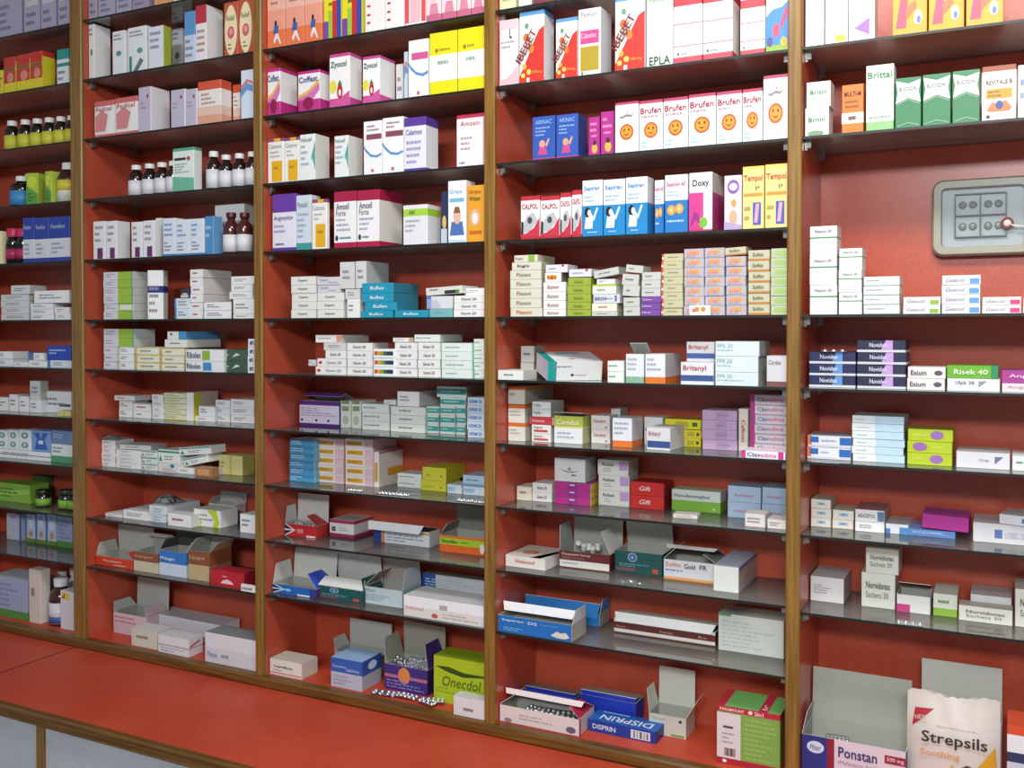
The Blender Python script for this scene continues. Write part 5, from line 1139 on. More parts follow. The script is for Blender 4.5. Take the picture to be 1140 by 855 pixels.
t = S(439, 464.5, 381, 4, 'wt', 'white carton beside rainbow cartons', d=.07, yf=.024)
C(437, 460, 376, 'wtor', 'thin carton with orange top', z0=t + .001, d=.06)
t = S(465, 490.5, 381, 4, 'wt', 'white carton, fourth pile', d=.07, yf=.024)
C(461, 490, 372.5, 'wgl', 'pale green carton topping pile', z0=t + .001, x2=515, yf=.024)
S(491, 526, 381.5, 4, 'tealw2', 'pale green white carton', d=.07, yf=.022)
S(527.5, 539.5, 377, 5, 'wgl', 'narrow pale carton at divider', d=.06, yf=.03)
row(2, 7, 7, .095)
OC(333, 378, 446, 'purpbox', 'white and purple open carton', lid=(.05, 25), tuck=(.015, -60, '5a2a8a'), d=.075, lidc='5a2a8a')
for x0, x1 in ((379, 390.5), (391, 402)):
    C(x0, x1, 446, 'wgreencirc', 'upright white carton with green circle', d=.07)
S(402.5, 433.5, 449, 3, 'wgl', 'flat white carton with green text', d=.07, yf=.085)
t = S(434.5, 473.5, 452, 3, 'wg', 'long white carton with grey text', d=.08, yf=.08)
C(442, 467, 435.5, 'w', 'white carton with large grey side', z0=t + .001, x2=490, yf=.08)
C(427, 441, 443, 'w', 'small white carton leaning left of pile', z0=t + .001, d=.04, yf=.1, h=.012)
for x0, x1 in ((474.5, 489, ), (489.5, 507), (507.5, 518.5)):
    S(x0, x1, 452, 3, 'tealpill', 'white carton with teal band', d=.08, yf=.09)
t = at2(474.5, 452, .09).z + .001
K([(489.5, 518.5, 442, 'tealpill', 'wide teal banded carton, lower'), (486, 519.5, 430, 'tealpill', 'wide teal banded carton, topmost', dict(x2=539))], z0=t, yf=.09, d=.08)
S(520, 539.5, 442, 5, 'bluestk', 'pale blue carton with blue name', d=.05, yf=.06)
row(2, 8, 8, .06)
S(322, 350.5, 488, 6, 'bluest2', 'flat blue carton with white text', d=.08)
S(351.5, 383, 487.5, 5, 'orlab', 'white carton with orange panel', d=.08, yf=.075)
S(384, 415.5, 488, 5, 'orlab', 'white carton with orange panel', x2=448, yf=.075)
C(416, 422, 503, 'orlabside', 'upright carton with orange bar on side', x2=454, yf=.075)
S(442, 469, 526, 2, 'wgl', 'flat white green carton', d=.06, yf=.10)
K([(468, 497, 534, 'lime', 'flat lime yellow carton, lower', dict(d=.07)), (470, 497, 519.5, 'lime', 'flat lime yellow carton, upper', dict(x2=527))], yf=.09)
C(497.5, 514, 539, 'wblue2', 'pale blue carton with blue patch', d=.06, yf=.085)
t = S(515, 539.5, 540.5, 1, 'wblue2', 'pale blue carton at divider, lower', d=.07, yf=.085)
C(515, 539.5, 528.5, 'paleblue', 'pale blue carton at divider, upper', z0=t + .001, d=.07, yf=.085)
zz = CUR['z'] + .0002
for px, py, rz in ((389, 543, .1), (424, 548, -.3), (441, 550, .2), (512, 560, .05), (531, 560, .3)):
    p = at2(px, py, .004)
    blister(p.x, .03 if px > 500 else .03, zz, rz * .2, 'silver blister strip lying on glass edge', L=.045, Wd=.02, nx=4, ny=2)
row(2, 9, 9, .055)
OC(313.5, 352, 582, 'redx', 'red open carton with white lid raised', lid=(.075, 92), sl=(.045, 105, 30), x2=366, inn='c9c8c2')
C(366.5, 394, 578, 'magw', 'white carton with magenta bands', x2=416, yf=.09)
OC(416, 478, 586, 'navyend', 'white carton with navy end, lid ajar', lid=(.08, 14), tuck=(.022, -75, 'e6e8ec'), yf=.09, x2=490, lidc='dfe2e6')
OC(489, 539.5, 595, 'orlime', 'orange and lime open carton', lid=(.075, 84), sl=(.03, 60, 80), yf=.08, d=.09, inn='8a887a')
row(2, 10, 10, .02)
OC(296, 352, 648, 'bluex', 'blue open carton with white lid', lid=(.075, 96), tuck=(.012, 40, '2a4ac0'), sl=(.05, 150, 40), d=.085, inn='d0d1ca', lidc='2a4ac0')
OC(353, 404, 651, 'dkgrn', 'dark green open carton with emblem', lid=(.075, 82), front=(.03, 40), sl=(.03, None, 60), d=.09, yf=.032, inn='c9cac2')
OC(405, 448, 652, 'graybl', 'pale grey blue open carton', lid=(.07, 80), sl=(.05, 45, 90), d=.09, yf=.042, inn='b8a89e')
C(449, 538.5, 662, 'whitelid', 'long white two-piece carton', yf=.008, d=.09)
C(470, 539, 637.5, 'wfaint', 'blue ended white carton behind', yf=.125, d=.035, sty=dict(p=[('r', 0, 0, .22, 1, '2a56b0')], c='d0d4dc'))
row(2, 11, 11, .02)
C(298.5, 336, 732, 'lopr', 'cream carton with dark lettering', yf=.012, x2=354)
C(368, 403, 731, 'bluecap', 'pale carton with blue upper half', yf=.014, x2=425)
OC(372, 420, 722, 'bigopen', 'grey open carton with standing lid', lid=(.07, 90), sl=(.03, 110, None), yf=.09, d=.07, h=.05)
OC(428, 476, 738, 'purp', 'purple open carton full of blisters', lid=(.085, 88), sl=(.06, 100, 75), yf=.05, d=.09, inn='9a9a8c')
C(482.5, 539, 729, 'limebig', 'lime green carton with dark slit', yf=.04, d=.07)
C(504.5, 540, 774, 'wsmall', 'small white carton before lime carton', yf=.001, d=.034)
zz = FLOOR_Z + .004
for i, (px, py, rz, L) in enumerate(((428, 772, .15, .07), (446, 770, .35, .05), (462, 772, .0, .05), (476, 783, -.15, .05), (487, 781, .5, .045))):
    p = at2(px, py, .0); t_ = (zz - EYE.z) / (p.z - EYE.z); g = EYE + (p - EYE) * t_
    blister(g.x, max(min(g.y, .035), .004), zz + .0015 * i, rz, 'grey blister strip on red floor', L=L, Wd=.026, nx=4, ny=2, ry=.06)

# ------------------------------------------------------------------ fourth bay
row(3, 1, 1, UP)
C(555, 574, -55, 'yelw', 'pale yellow carton cut off above')
C(577, 592, -60, 'plain', 'white carton cut off above')
C(594, 618, -60, 'darkred', 'dark red carton cut off above')
C(620, 650, -65, 'pinkish', 'pink carton cut off above')
row(3, 2, 2, UP)
C(554, 577, 24, 'pinkL', 'white carton with pink corner')
C(578, 606, 14.5, 'ibebet', 'white and red carton, diagonal red print', x2=617)
C(618.5, 643, 22, 'ibebet', 'white and red carton, diagonal red print', d=.045)
C(643.5, 669, 11.5, 'olive', 'white carton with pink and olive blocks', x2=681)
C(684.5, 718, -2, 'ibebet', 'white and red carton, diagonal red print')
C(720, 749.5, -8, 'epla', 'white carton with large green letters')
for x0, x1, y in ((750, 782, -12), (782.5, 816, -16)):
    C(x0, x1, y, 'redlines', 'white carton with red lines, left pair')
C(824, 852, -6, 'redlines', 'single white carton with red lines')
C(852.5, 880, -20, 'kidsblue', 'white carton with blue cartoon scene')
row(3, 3, 3, UP)
C(592.5, 618.5, 131, 'bluekid', 'royal blue carton with child figure')
C(619, 644, 128.5, 'bluekid', 'royal blue carton with child figure', x2=654)
for x0, x1, y in ((655, 668, 131), (668.5, 684, 125)):
    C(x0, x1, y, 'magkid', 'magenta carton with cartoon face', yf=.03)
C(684.5, 711, 115, 'brufenurdu', 'leftmost white carton with smiling fruit')
for x0, x1, y in ((711.5, 738, 113), (738.5, 766, 110), (766.5, 797, 106), (797.5, 826, 103), (826.5, 849, 100)):
    C(x0, x1, y, 'brufen', 'white carton with smiling orange fruit')
C(849.5, 879.5, 85, 'brufenurdu', 'taller white carton with smiling fruit')
row(3, 4, 4, UP)
for x0, x1, y in ((579.5, 601, 219), (601.5, 623, 219), (623.5, 636, 215), (636.5, 647.5, 212)):
    C(x0, x1, y, 'calpolr', 'red and white carton, black figure', d=.035)
for x0, x1, y in ((648, 671, 201.5), (671.5, 696, 200.5), (696.5, 721, 198)):
    C(x0, x1, y, 'septran', 'white and blue carton with nurse', x2=728 if x0 > 690 else None)
C(728.5, 739.5, 201, 'septran2', 'narrow white and blue carton', yf=.03)
C(740, 766, 195.5, 'septran2', 'white and blue carton, two orange circles')
C(767, 793.5, 193, 'doxy', 'white and pink carton, black name', x2=805)
C(806, 826, 196, 'lilbear', 'lilac carton with purple ring', d=.04)
for x0, x1, y in ((826.5, 851, 186), (851.5, 879, 183.5)):
    C(x0, x1, y, 'tempol', 'pale yellow carton with red name')
row(3, 5, 5, UP)
K([(568, 604, 343, 'screamr', 'cream tablet carton'), (567.5, 603, 332.5, 'scream', 'cream tablet carton'), (567.5, 603, 321.8, 'scream', 'cream tablet carton'), (567.5, 603, 311.5, 'scream', 'cream tablet carton'), (567.5, 603, 301.5, 'scream', 'cream tablet carton'),
   (569.5, 603, 292.5, 'screamd', 'cream tablet carton'), (572, 599, 284.5, 'screamg', 'cream tablet carton', dict(x2=618))], col=9201, d=.07)
K([(604.5, 630, 344.5, 'arinacf', 'white carton with purple name'), (604.5, 630, 335, 'arinacf', 'white carton with purple name'), (604.5, 630, 325, 'arinacf', 'white carton with purple name'), (604.5, 630, 314.5, 'arinacf', 'white carton with purple name'),
   (606, 625.5, 304, 'orf', 'small white carton with orange spots'), (607, 632, 295, 'wlil', 'white carton topping pile')], d=.06)
K([(631, 658, 345, 'limef', 'lime green tablet carton'), (631, 658, 336.5, 'limef', 'lime green tablet carton'), (631.5, 658, 327.5, 'limef', 'lime green tablet carton'), (631, 658, 318.5, 'limef', 'lime green tablet carton'), (632, 658, 309.5, 'limef', 'lime green tablet carton')], col=9202, d=.06)
C(633, 659, 300, 'wlil', 'white carton on lime cartons', z0=at2(632, 309.5, UP).z + .002, d=.06)
t = K([(658.5, 688, 347, 'wlines', 'thin white carton at pile base'), (658.5, 687, 338, 'creamred', 'cream carton in loose pile'), (660, 690, 328, 'wblt', 'white carton with blue letters'), (659, 686, 317, 'wlimetop', 'white carton with lime rim'), (664, 685, 311, 'wb', 'thin white carton near top')], d=.06)
C(661, 690, 302, 'wlines', 'tilted cream carton on loose pile', z0=t + .001, tilt=9, d=.06, h=.016)
t = S(694, 713, 331, 2, 'wlines', 'small grey carton', d=.05)
t = S(692, 711.5, 306, 2, 'wlines', 'leaning grey carton', z0=t + .001, d=.05, tilt=-5)
C(696, 716, 294, 'wlines', 'tilted grey carton on small pile', z0=t + .002, tilt=-7, d=.05, h=.016)
t = S(713.5, 736, 330, 3, 'purf', 'flat purple carton', d=.06)
S(714, 736, 303, 3, 'wlines', 'white carton on purple cartons', z0=t, d=.06)
S(736.5, 760.5, 282.5, 8, 'reddot', 'cream carton with red dotted edge', d=.06)
S(761.5, 784, 277, 7, 'lilor', 'lilac carton with orange spots', d=.06)
S(784.5, 807, 276, 7, 'lilor', 'lilac carton with orange spots', d=.06)
t = S(808, 831, 285.5, 6, 'lilor', 'lilac carton with orange spots', d=.06)
C(807, 831, 274.5, 'cror', 'cream carton on lilac cartons', z0=t + .001, d=.05, tilt=3, h=.016)
C(767, 791, 340, 'whor', 'bright white carton with orange spots', yf=.003, d=.008)
S(832.5, 857, 278.5, 6, 'cror', 'cream carton with orange base', d=.06)
S(858, 878, 276.5, 7, 'limeov', 'pale carton with lime oval', d=.06)
row(3, 6, 6, .02)
C(554, 583, 412, 'wg', 'flat white carton at left end', yf=.004, x2=598)
S(579.5, 595, 385, 2, 'wlines', 'white carton behind teal edged carton', yf=.075, d=.06)
C(609, 664, 404, 'wtealbox', 'large white carton with teal edge', yf=.010, rot=40, pitch=11, w=.131, d=.105, h=.044)
S(676, 695, 401.5, 2, 'wgl', 'white carton with faint green text', d=.05, yf=.012)
OC(696.5, 717, 394, 'gbase', 'upright white carton with green base', lid=(.035, 40), d=.05, yf=.01)
C(718, 741, 394, 'obase', 'upright white carton with orange base', x2=758, yf=.008)
K([(757.5, 795, 403, 'brit', 'white carton, red name, blue stripe', dict(yf=.008, d=.08)), (764, 795.5, 380.5, 'brit', 'grey carton, red name, blue stripe', dict(yf=.03, d=.07, sty=dict(c='c6c4c8')))])
K([(796, 845, 414, 'paleb', 'wide pale blue carton'), (796, 845, 396.5, 'paleb', 'wide pale blue carton'), (796, 846, 380, 'paleb', 'wide pale blue carton')], yf=.006, x2=857, col=9203)
C(853, 876.5, 396, 'brbase', 'grey white carton with brown base', d=.07, yf=.02)
row(3, 7, 7, .06)
t = S(565.5, 585, 450, 2, 'ortop', 'white carton with orange top', d=.05, yf=.045)
C(565.5, 585, 430, 'ortopbig', 'orange topped carton with long grey side', z0=t + .001, x2=622, yf=.045)
t = K([(591.5, 613.5, 482.5, 'wr2', 'white carton with red panel, lower'), (591.5, 613.5, 472.5, 'wr2', 'white carton with red panel, upper'), (589.5, 616, 463.5, 'redlab', 'red label carton in pile'), (592, 613.5, 455, 'wgl2', 'white carton with teal name, lower'), (592, 613.5, 447, 'wgl2', 'white carton with teal name, upper')], yf=.055, d=.075)
OC(616.5, 649, 462.5, 'cirod', 'lime topped white carton, top open', lid=(.05, 8), yf=.055, x2=658, lidc='8a8c4a')
S(657.5, 679, 462, 2, 'wrt', 'white carton with small red name', yf=.085, d=.06)
C(680, 691, 455, 'wlines', 'narrow white carton behind', yf=.13, d=.05)
C(681.5, 704, 465, 'obase', 'upright carton with orange base', yf=.05, x2=716)
C(717, 738, 464, 'wgl', 'pale carton behind white carton', yf=.11, d=.06)
C(719.5, 747, 475.5, 'britbox', 'white carton with navy band in front', yf=.04, x2=771, rot=-3)
t = S(758, 780.5, 478, 2, 'yel2', 'bright yellow carton, lower', yf=.115, d=.06)
C(740, 780.5, 466, 'yel2', 'wide bright yellow carton on top', yf=.115, d=.06, z0=t + .001)
S(781.5, 821, 456, 4, 'lils', 'flat lilac carton', yf=.095, d=.08)
C(822, 833, 455, 'creamv', 'upright cream carton, red vertical name', yf=.1, d=.07)
C(825, 876, 501, 'clavfront', 'white and magenta carton in front', yf=.003, d=.06)
S(835, 876.5, 439, 6, 'clav', 'white carton with magenta end', yf=.09, d=.08)
row(3, 8, 8, .082)
C(573.5, 592, 541, 'cream', 'low cream carton at left', d=.06)
S(592.5, 615, 537, 2, 'wt', 'flat white carton with black name', d=.06)
t = S(617, 658, 535.5, 3, 'mag', 'flat magenta carton', d=.055)
C(617, 652, 509.5, 'chairs', 'white carton with curved black drawing', z0=t + .001, x2=664)
S(665.5, 700.5, 511, 3, 'lilstrip', 'white carton with lilac corner', x2=711, yf=.105)
S(701.5, 740, 535.5, 2, 'redg', 'glossy red carton', x2=750, yf=.105)
C(747.5, 802.5, 544, 'nonlime', 'white and lime long carton', d=.05, yf=.125)
C(749, 776, 572, 'smallw', 'small white carton near glass edge', yf=.05, d=.04, rot=6)
S(809.5, 847, 540, 2, 'palb', 'pale blue carton with pink name', d=.07, yf=.105)
S(848, 876.5, 542, 2, 'palb', 'pale blue carton with pink name', d=.07, yf=.105)
C(829, 852, 571, 'smallw', 'small white carton before blue cartons, left', yf=.032, d=.05)
C(854, 876.5, 577.5, 'smallw', 'small white carton before blue cartons, right', yf=.032, d=.05)
row(3, 9, 9, .03)
C(561, 608, 617, 'vita', 'flat white carton with red corner', yf=.035, d=.12, rot=-2)
OC(622.5, 679, 612, 'deq', 'maroon and white open carton', lid=(.075, 92), sl=(.055, 95, 60), yf=.075, d=.085, inn='a9aca4')
OC(684, 737.5, 612, 'dkgrn', 'dark green open carton with emblem', lid=(.075, 78), yf=.092, d=.085, inn='b4b6aa')
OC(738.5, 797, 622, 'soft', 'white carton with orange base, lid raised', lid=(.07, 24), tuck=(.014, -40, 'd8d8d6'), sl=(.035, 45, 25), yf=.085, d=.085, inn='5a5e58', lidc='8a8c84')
C(794, 823, 629, 'bluishtop', 'white carton with bluish top and side', yf=.045, x2=855)
row(3, 10, 10, .006)
OC(554, 637, 684, 'sepbox', 'blue carton with lid ajar', lid=(.06, 24), tuck=(.02, -85, 'e4e6ec'), sl=(.03, None, 95), x2=653, yf=.004, lidc='d4d6da', inn='a09a88')
OC(576, 668, 671, 'blueplain', 'blue carton behind blue carton', lid=(.06, 20), tuck=(.034, -88, '1f78c4'), sl=(.03, None, 95), yf=.112, d=.065, lidc='2a84c8')
OC(683, 797, 688, 'brwlong', 'long maroon and white carton, lid ajar', lid=(.075, 10), tuck=(.022, -62, 'e2e3e2'), yf=.10, d=.08, lidc='c9c4ba')
C(799.5, 873, 682, 'wfaint', 'large white carton with green mark', yf=.095, d=.07)
row(3, 11, 11, .02)
OC(556, 645, 784, 'pinkopen', 'pinkish white open carton with blisters', lid=(.065, 26), tuck=(.012, -85, 'e2d4d6'), sl=(.035, 35, 30), yf=.012, x2=662, lidc='b02a4c', inn='8a8c84')
OC(583, 640, 768, 'bigopen', 'grey carton with blue flap, left', lid=(.05, 10), tuck=(.016, -100, '1f3ab8'), yf=.112, d=.055, sty=dict(c='1f3ab8'), lidc='8a8a84')
OC(645, 708, 772, 'bigopen', 'grey carton with blue flap, right', lid=(.05, 10), tuck=(.016, -100, '1f3ab8'), yf=.112, d=.055, sty=dict(c='1f3ab8'), lidc='8a8a84')
C(654, 731, 800, 'disprin', 'blue carton with bold white name', yf=.05, d=.062, rot=-1)
OC(722, 764, 793, 'whop', 'cream open carton with standing lid', lid=(.085, 92), sl=(.05, 100, 120), yf=.095, d=.07, inn='cdd0c4')
C(798, 869, 784, 'param', 'large green and red carton', yf=.03, d=.10)

# ------------------------------------------------------------------ right bay
row(4, 1, 2, UP)
C(896, 918, -8, 'plain', 'plain white carton next to divider', sty=dict(c='f0f0ee'))
C(918.5, 944.5, -10, 'wtop', 'white carton with yellow block')
C(945, 974.5, -12, 'wtri', 'white carton with purple triangle')
for x0, x1, y in ((993.5, 1033, -42), (1034, 1074.5, -46), (1075.5, 1118, -50)):
    C(x0, x1, y, 'orkid', 'orange carton with cartoon children', d=.06)
row(4, 2, 3, UP)
K([(896, 923, 121, 'britw2', 'small white carton, lower', dict(d=.05)), (897.5, 925, 92.5, 'britw', 'small white carton, upper', dict(d=.05))])
C(937, 962, 95.5, 'orange', 'orange carton with white band')
C(964, 995.5, 74, 'britall', 'tall white carton with green name')
for x0, x1, y in ((996.5, 1026, 88), (1027, 1059, 84), (1060, 1091.5, 80)):
    C(x0, x1, y, 'greenw', 'green carton with curved white panel', d=.05)
C(1093, 1132, 75, 'revit', 'white carton with brown top')
C(1133, 1158, 73, 'wb', 'white carton at picture edge', d=.05)
row(4, 3, 5, UP)
S(901.5, 932.5, 252, 3, 'wgline', 'white carton with green line', d=.05)
S(934, 960.5, 276.5, 3, 'wgline', 'white carton with green line', d=.05, jit=.002)
S(961, 1002, 308, 4, 'wpale', 'flat pale white carton', d=.06)
S(1005, 1047, 330.5, 2, 'gexg', 'white carton with green square', d=.06)
S(1048.5, 1092, 306.5, 4, 'gexb', 'white carton with blue square', d=.06)
S(1093.5, 1137.5, 330.5, 2, 'gexp', 'white carton with pink square', d=.06)
S(1139, 1180, 331, 2, 'gexg', 'white carton at picture edge', d=.06)
row(4, 4, 6, .035)
t = S(900.5, 953, 391.5, 3, 'navyb', 'navy carton with blue accent', d=.08)
p = at2(927, 388, .03); blister(p.x, .045, t + .0005, .2, 'silver blister on navy cartons', L=.05, Wd=.025, nx=3, ny=2)
S(954, 1009, 378.5, 4, 'navyp', 'navy carton with lilac accent', d=.08)
S(1010, 1053, 408, 2, 'exium', 'white carton with oval mark', d=.08)
K([(1054, 1113.5, 421, 'risekw', 'white carton under green carton'), (1054, 1112, 406.5, 'risekg', 'green carton with white name')], d=.08)
K([(1115, 1170, 426.5, 'angiow', 'pinkish white carton at picture edge'), (1115, 1170, 412, 'angio', 'magenta carton at picture edge')], d=.08)
row(4, 5, 7, .05)
S(898, 948, 484, 2, 'blor', 'white carton with blue orange ends', d=.09)
S(948.5, 1007, 462, 6, 'whbl', 'white and pale blue carton', d=.09, jit=.002)
S(1010, 1061, 477, 3, 'limepur', 'lime carton with purple leaf', d=.08, sts={1: 'limepur2'}, jit=.002)
C(1064.5, 1125, 502, 'wlogo', 'white carton with grey triangle', d=.09)
C(1126.5, 1180, 507, 'wgl', 'white green carton at picture edge', d=.09)
row(4, 6, 8, .09)
S(900, 926, 555, 3, 'crs', 'cream carton with blue name', d=.07)
S(926.5, 951, 567, 2, 'crs', 'cream carton with blue name', d=.07)
K([(951.5, 985, 580, 'w', 'white carton under grey topped carton'), (951.5, 985, 566.5, 'acid', 'white carton with grey blue end')], d=.10, yf=.085)
C(986, 1012, 582.5, 'wbluep', 'white carton with blue patch', d=.09)
t = C(1010, 1064, 588, 'bluecart', 'blue plastic wrapped packet', d=.09, sty=dict(c='5a80c0', sd='4a6aa4', tp='7a9ad0', p=[('p', [(.1, .2), (.5, .5), (.9, .3), (.6, .7)], '8aaae0')]))
C(1026, 1079, 573, 'angio', 'magenta packet on blue packet', z0=t['_top'] + .001, d=.09, sty=dict(c='b02a90', t=[], tp='a83a90'), tilt=-2)
t = C(1083, 1145, 581, 'wsq', 'white carton with blue square mark', d=.10)
C(1112, 1165, 566, 'wsq', 'tilted white carton on white carton', z0=t['_top'] + .001, d=.08, rot=-12, h=.018, w=.10)
row(4, 7, 9, .09)
C(895.5, 940, 640, 'wdim', 'white square carton at divider', x2=948)
K([(958.5, 997, 636.5, 'nord', 'white carton with dark text, lower'), (963.5, 1001, 609.5, 'nord', 'white carton with dark text, upper')], yf=.095, d=.07)
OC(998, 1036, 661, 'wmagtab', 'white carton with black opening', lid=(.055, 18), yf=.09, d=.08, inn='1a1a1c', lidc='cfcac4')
C(1038.5, 1066, 660, 'wlimeb', 'white carton with lime base', d=.09, yf=.095)
C(1067, 1128, 673, 'nord', 'long flat white carton', d=.04, yf=.085)
t = C(1080, 1127, 661, 'wdim', 'pale carton in clear plastic', yf=.127, d=.09)
C(1129.5, 1175, 655, 'nord', 'pale carton at picture edge', d=.09)
p = at2(1012, 681, .0)
blister(p.x, .010, CUR['z'] + .0002, .1, 'shiny foil blister at glass edge', L=.05, Wd=.018, nx=4, ny=2)

# ------------------------------------------------------------------ right bay floor: big packs
row(4, 8, 11, .012)
pon = OC(890, 1009.5, 816, 'ponstan', 'open blue and pink carton, navy name', lid=(.10, 97), sl=(.04, 80, None), yf=.012, d=.11, inn='a3a79c')
bl = blister(pon.location.x - .035, .05, pon['_top'] - .012, .1, 'silver blister strip in blue pink carton', L=.045, Wd=.016, nx=6, ny=1, rx=math.radians(35))
big = OC(1022, 1116, 792, 'bigopen', 'large grey open carton behind sweets pouch', lid=(.085, 92), yf=.085, d=.07)
C(1121, 1185, 806, 'ge', 'blue white carton with orange lid band', yf=.03, d=.08)

def pouch(x0, x1, yt, yf):
    z0 = CUR['z']
    A = at(x0, yt, yf); B_ = at(x1, yt + 10, yf)
    w = B_.x - A.x; h = A.z - z0; th = 0.045
    root = empty('sweets_pouch', ((A.x + B_.x) / 2, yf + th / 2, z0))
    nx, nz = 20, 24
    bodym = mat('d4ccc4', 0.28, 'pouch_film', amount=.05)
    v = []; f = []
    rnd = random.Random(3)
    for side in (-1, 1):
        for j in range(nz + 1):
            for i in range(nx + 1):
                u = i / nx; t = j / nz
                e = (1 - abs(2 * u - 1) ** 4) * (1 - t ** 6) * (0.35 + 0.65 * min(1, (1 - t) * 3.0))
                y = side * (th / 2 * max(e, 0.02))
                z = h * t
                if j == nz: z += rnd.uniform(-.004, .003) + .004 * math.sin(u * 9)
                wv = 0.0008 * math.sin(u * 23 + t * 7) * (1 if t > .72 else .2)
                v.append(((u - .5) * w * (1 - .06 * max(0, t - .8)), y + wv, z))
    n = (nx + 1) * (nz + 1)
    for s in (0, 1):
        for j in range(nz):
            for i in range(nx):
                a = s * n + j * (nx + 1) + i
                q = (a, a + 1, a + nx + 2, a + nx + 1)
                f.append(q if s == 0 else q[::-1])
    mb = MB(); mb.v = v; mb.f = f; k = mb.m(bodym); mb.mi = [k] * len(f); mb.sm = [True] * len(f)
    body = mb.build('pouch_body', root)
    def surf(u, t, off=.0012):
        e = (1 - abs(2 * u - 1) ** 4) * (1 - t ** 6) * (0.35 + 0.65 * min(1, (1 - t) * 3.0))
        return Vector(((u - .5) * w, -th / 2 * max(e, .02) - .0012 - off, h * t))
    def printed(pts, hx, name, off):
        mb = MB(); c = [sum(p[0] for p in pts) / len(pts), sum(p[1] for p in pts) / len(pts)]
        m = mat(hx, .3)
        for i in range(len(pts)):
            a, b_ = pts[i], pts[(i + 1) % len(pts)]
            k = 4
            for s in range(k):
                for r in range(3):
                    def P(ss, rr):
                        e = (a[0] + (b_[0] - a[0]) * ss, a[1] + (b_[1] - a[1]) * ss)
                        return surf(c[0] + (e[0] - c[0]) * rr, c[1] + (e[1] - c[1]) * rr, off)
                    q = [P(s / k, r / 3), P((s + 1) / k, r / 3), P((s + 1) / k, (r + 1) / 3), P(s / k, (r + 1) / 3)]
                    mb.face(q if r else q[1:] if False else q, m)
        mb.build(name, root)
    printed([(.06, .70), (.09, .86), (.30, .875)], 'b02834', 'printed_corner', .0004)
    printed([(.62, .30), (.95, .62), (.97, .40), (.9, .28)], 'd8a02a', 'printed_honey', .0004)
    printed([(.42, .28), (.5, .44), (.56, .36), (.58, .25)], 'd8a83a', 'printed_honey', .0005)
    printed([(.55, .40), (.66, .45), (.78, .42), (.8, .3), (.7, .37), (.6, .37)], '5a3a34', 'printed_spoon', .0008)
    def tx(s, u0, u1, t0, t1, hx, bold=True, slope=0.0):
        y = min(surf((u0 + u1) / 2, t0).y, surf(u0, t1).y, surf(u1, t0).y, surf((u0 + u1) / 2, t1).y) - .0012
        o = Vector(((u0 - .5) * w, y, h * t0))
        lettering(body, s, o, Vector(((u1 - u0) * w, 0, slope * h)), Vector((0, 0, (t1 - t0) * h)), mat(hx), bold)
    tx('Strepsils', .17, .87, .57, .70, '34322e')
    tx('Soothing', .16, .58, .47, .54, 'd89a5a')
    tx('NEW', .10, .22, .77, .81, 'e8d0d0', slope=.05)
    tx('Effective relief for sore throats', .33, .75, .735, .75, '8a8480', False)
    reg(root, 'white throat sweets pouch, torn top', 'pouch')
    return root
pouch(1009, 1114, 771, .014)
# clear plastic wrap over the large grey carton
def film(desc, X, Y, Z, w, d, h, seed, material, amp=.004, n=10):
    rnd = random.Random(seed)
    mb = MB(); k = mb.m(material); i0 = 0
    for j in range(n + 1):
        for i in range(n + 1):
            u, v = i / n - .5, j / n - .5
            e = max(0.0, 1 - (2 * abs(u)) ** 3) * max(0.0, 1 - (2 * abs(v)) ** 3)
            mb.v.append((u * w + rnd.uniform(-.3, .3) * w / n, v * d + rnd.uniform(-.3, .3) * d / n, h * e + rnd.uniform(0, amp)))
    for j in range(n):
        for i in range(n):
            a = j * (n + 1) + i
            mb.f.append((a, a + 1, a + n + 2, a + n + 1)); mb.mi.append(k); mb.sm.append(False)
    # under side, so the sheet has body
    o = mb.build('plastic_film', None, (X, Y, Z))
    so = o.modifiers.new('thickness', 'SOLIDIFY'); so.thickness = .0004
    reg(o, desc, 'plastic film')
    return o
film('clear plastic film over large grey carton', big.location.x, big.location.y, big['_top'] + .001, .115, .05, .012, 5, CLEAR)
row(1, 10, 9, .03)
p = at(192, 556, .10)
film('crumpled silver foil bag', p.x - .02, .10, at2(165.5, 562, .03).z + .001, .075, .05, .02, 2, FOIL, .006)
row(1, 9, 8, .03)
p = at(124, 484, .07)
film('crumpled clear bag on white cartons', p.x, .07, at2(106, 489, .034).z + .0015, .06, .05, .008, 9, CLEAR, .006)
row(3, 9, 9, .03)
p = at(698, 640, .012)
film('crumpled clear wrapper on glass', p.x, .016, CUR['z'] + .0005, .055, .02, .006, 4, CLEAR, .005)

# things inside open cartons
def find(desc, bay, rw):
    return [i for i in ITEMS if i['desc'] == desc and i['bay'] == bay and i['row'] == rw][0]['o']
row(2, 11, 11, .02)
o = find('purple open carton full of blisters', 2, 11)
for i in range(7):
    blister(o.location.x - .035 + .012 * i, o.location.y - .01 + .008 * (i % 3), o['_top'] - .004 - .002 * (i % 2), .5 * math.sin(i * 2.1), 'dark silver blister in purple carton', L=.045, Wd=.022, nx=4, ny=2, rx=math.radians(35 + 9 * (i % 4)), ry=.3 * math.cos(i))
row(2, 9, 9, .02)
o = find('red open carton with white lid raised', 2, 9)
for i in range(4):
    blister(o.location.x - .03 + .018 * i, o.location.y - .004 * i, o['_top'] - .008, .2 * i - .3, 'silver blister in red open carton', L=.04, Wd=.02, nx=4, ny=2, rx=math.radians(30 + 8 * i))
row(3, 11, 11, .02)
o = find('pinkish white open carton with blisters', 3, 11)
for i in range(4):
    blister(o.location.x - .03 + .026 * i, o.location.y, o['_top'] - .016, .2 * i - .3, 'dark blister in pinkish open carton', L=.05, Wd=.026, nx=4, ny=2, rx=math.radians(12 + 6 * i))
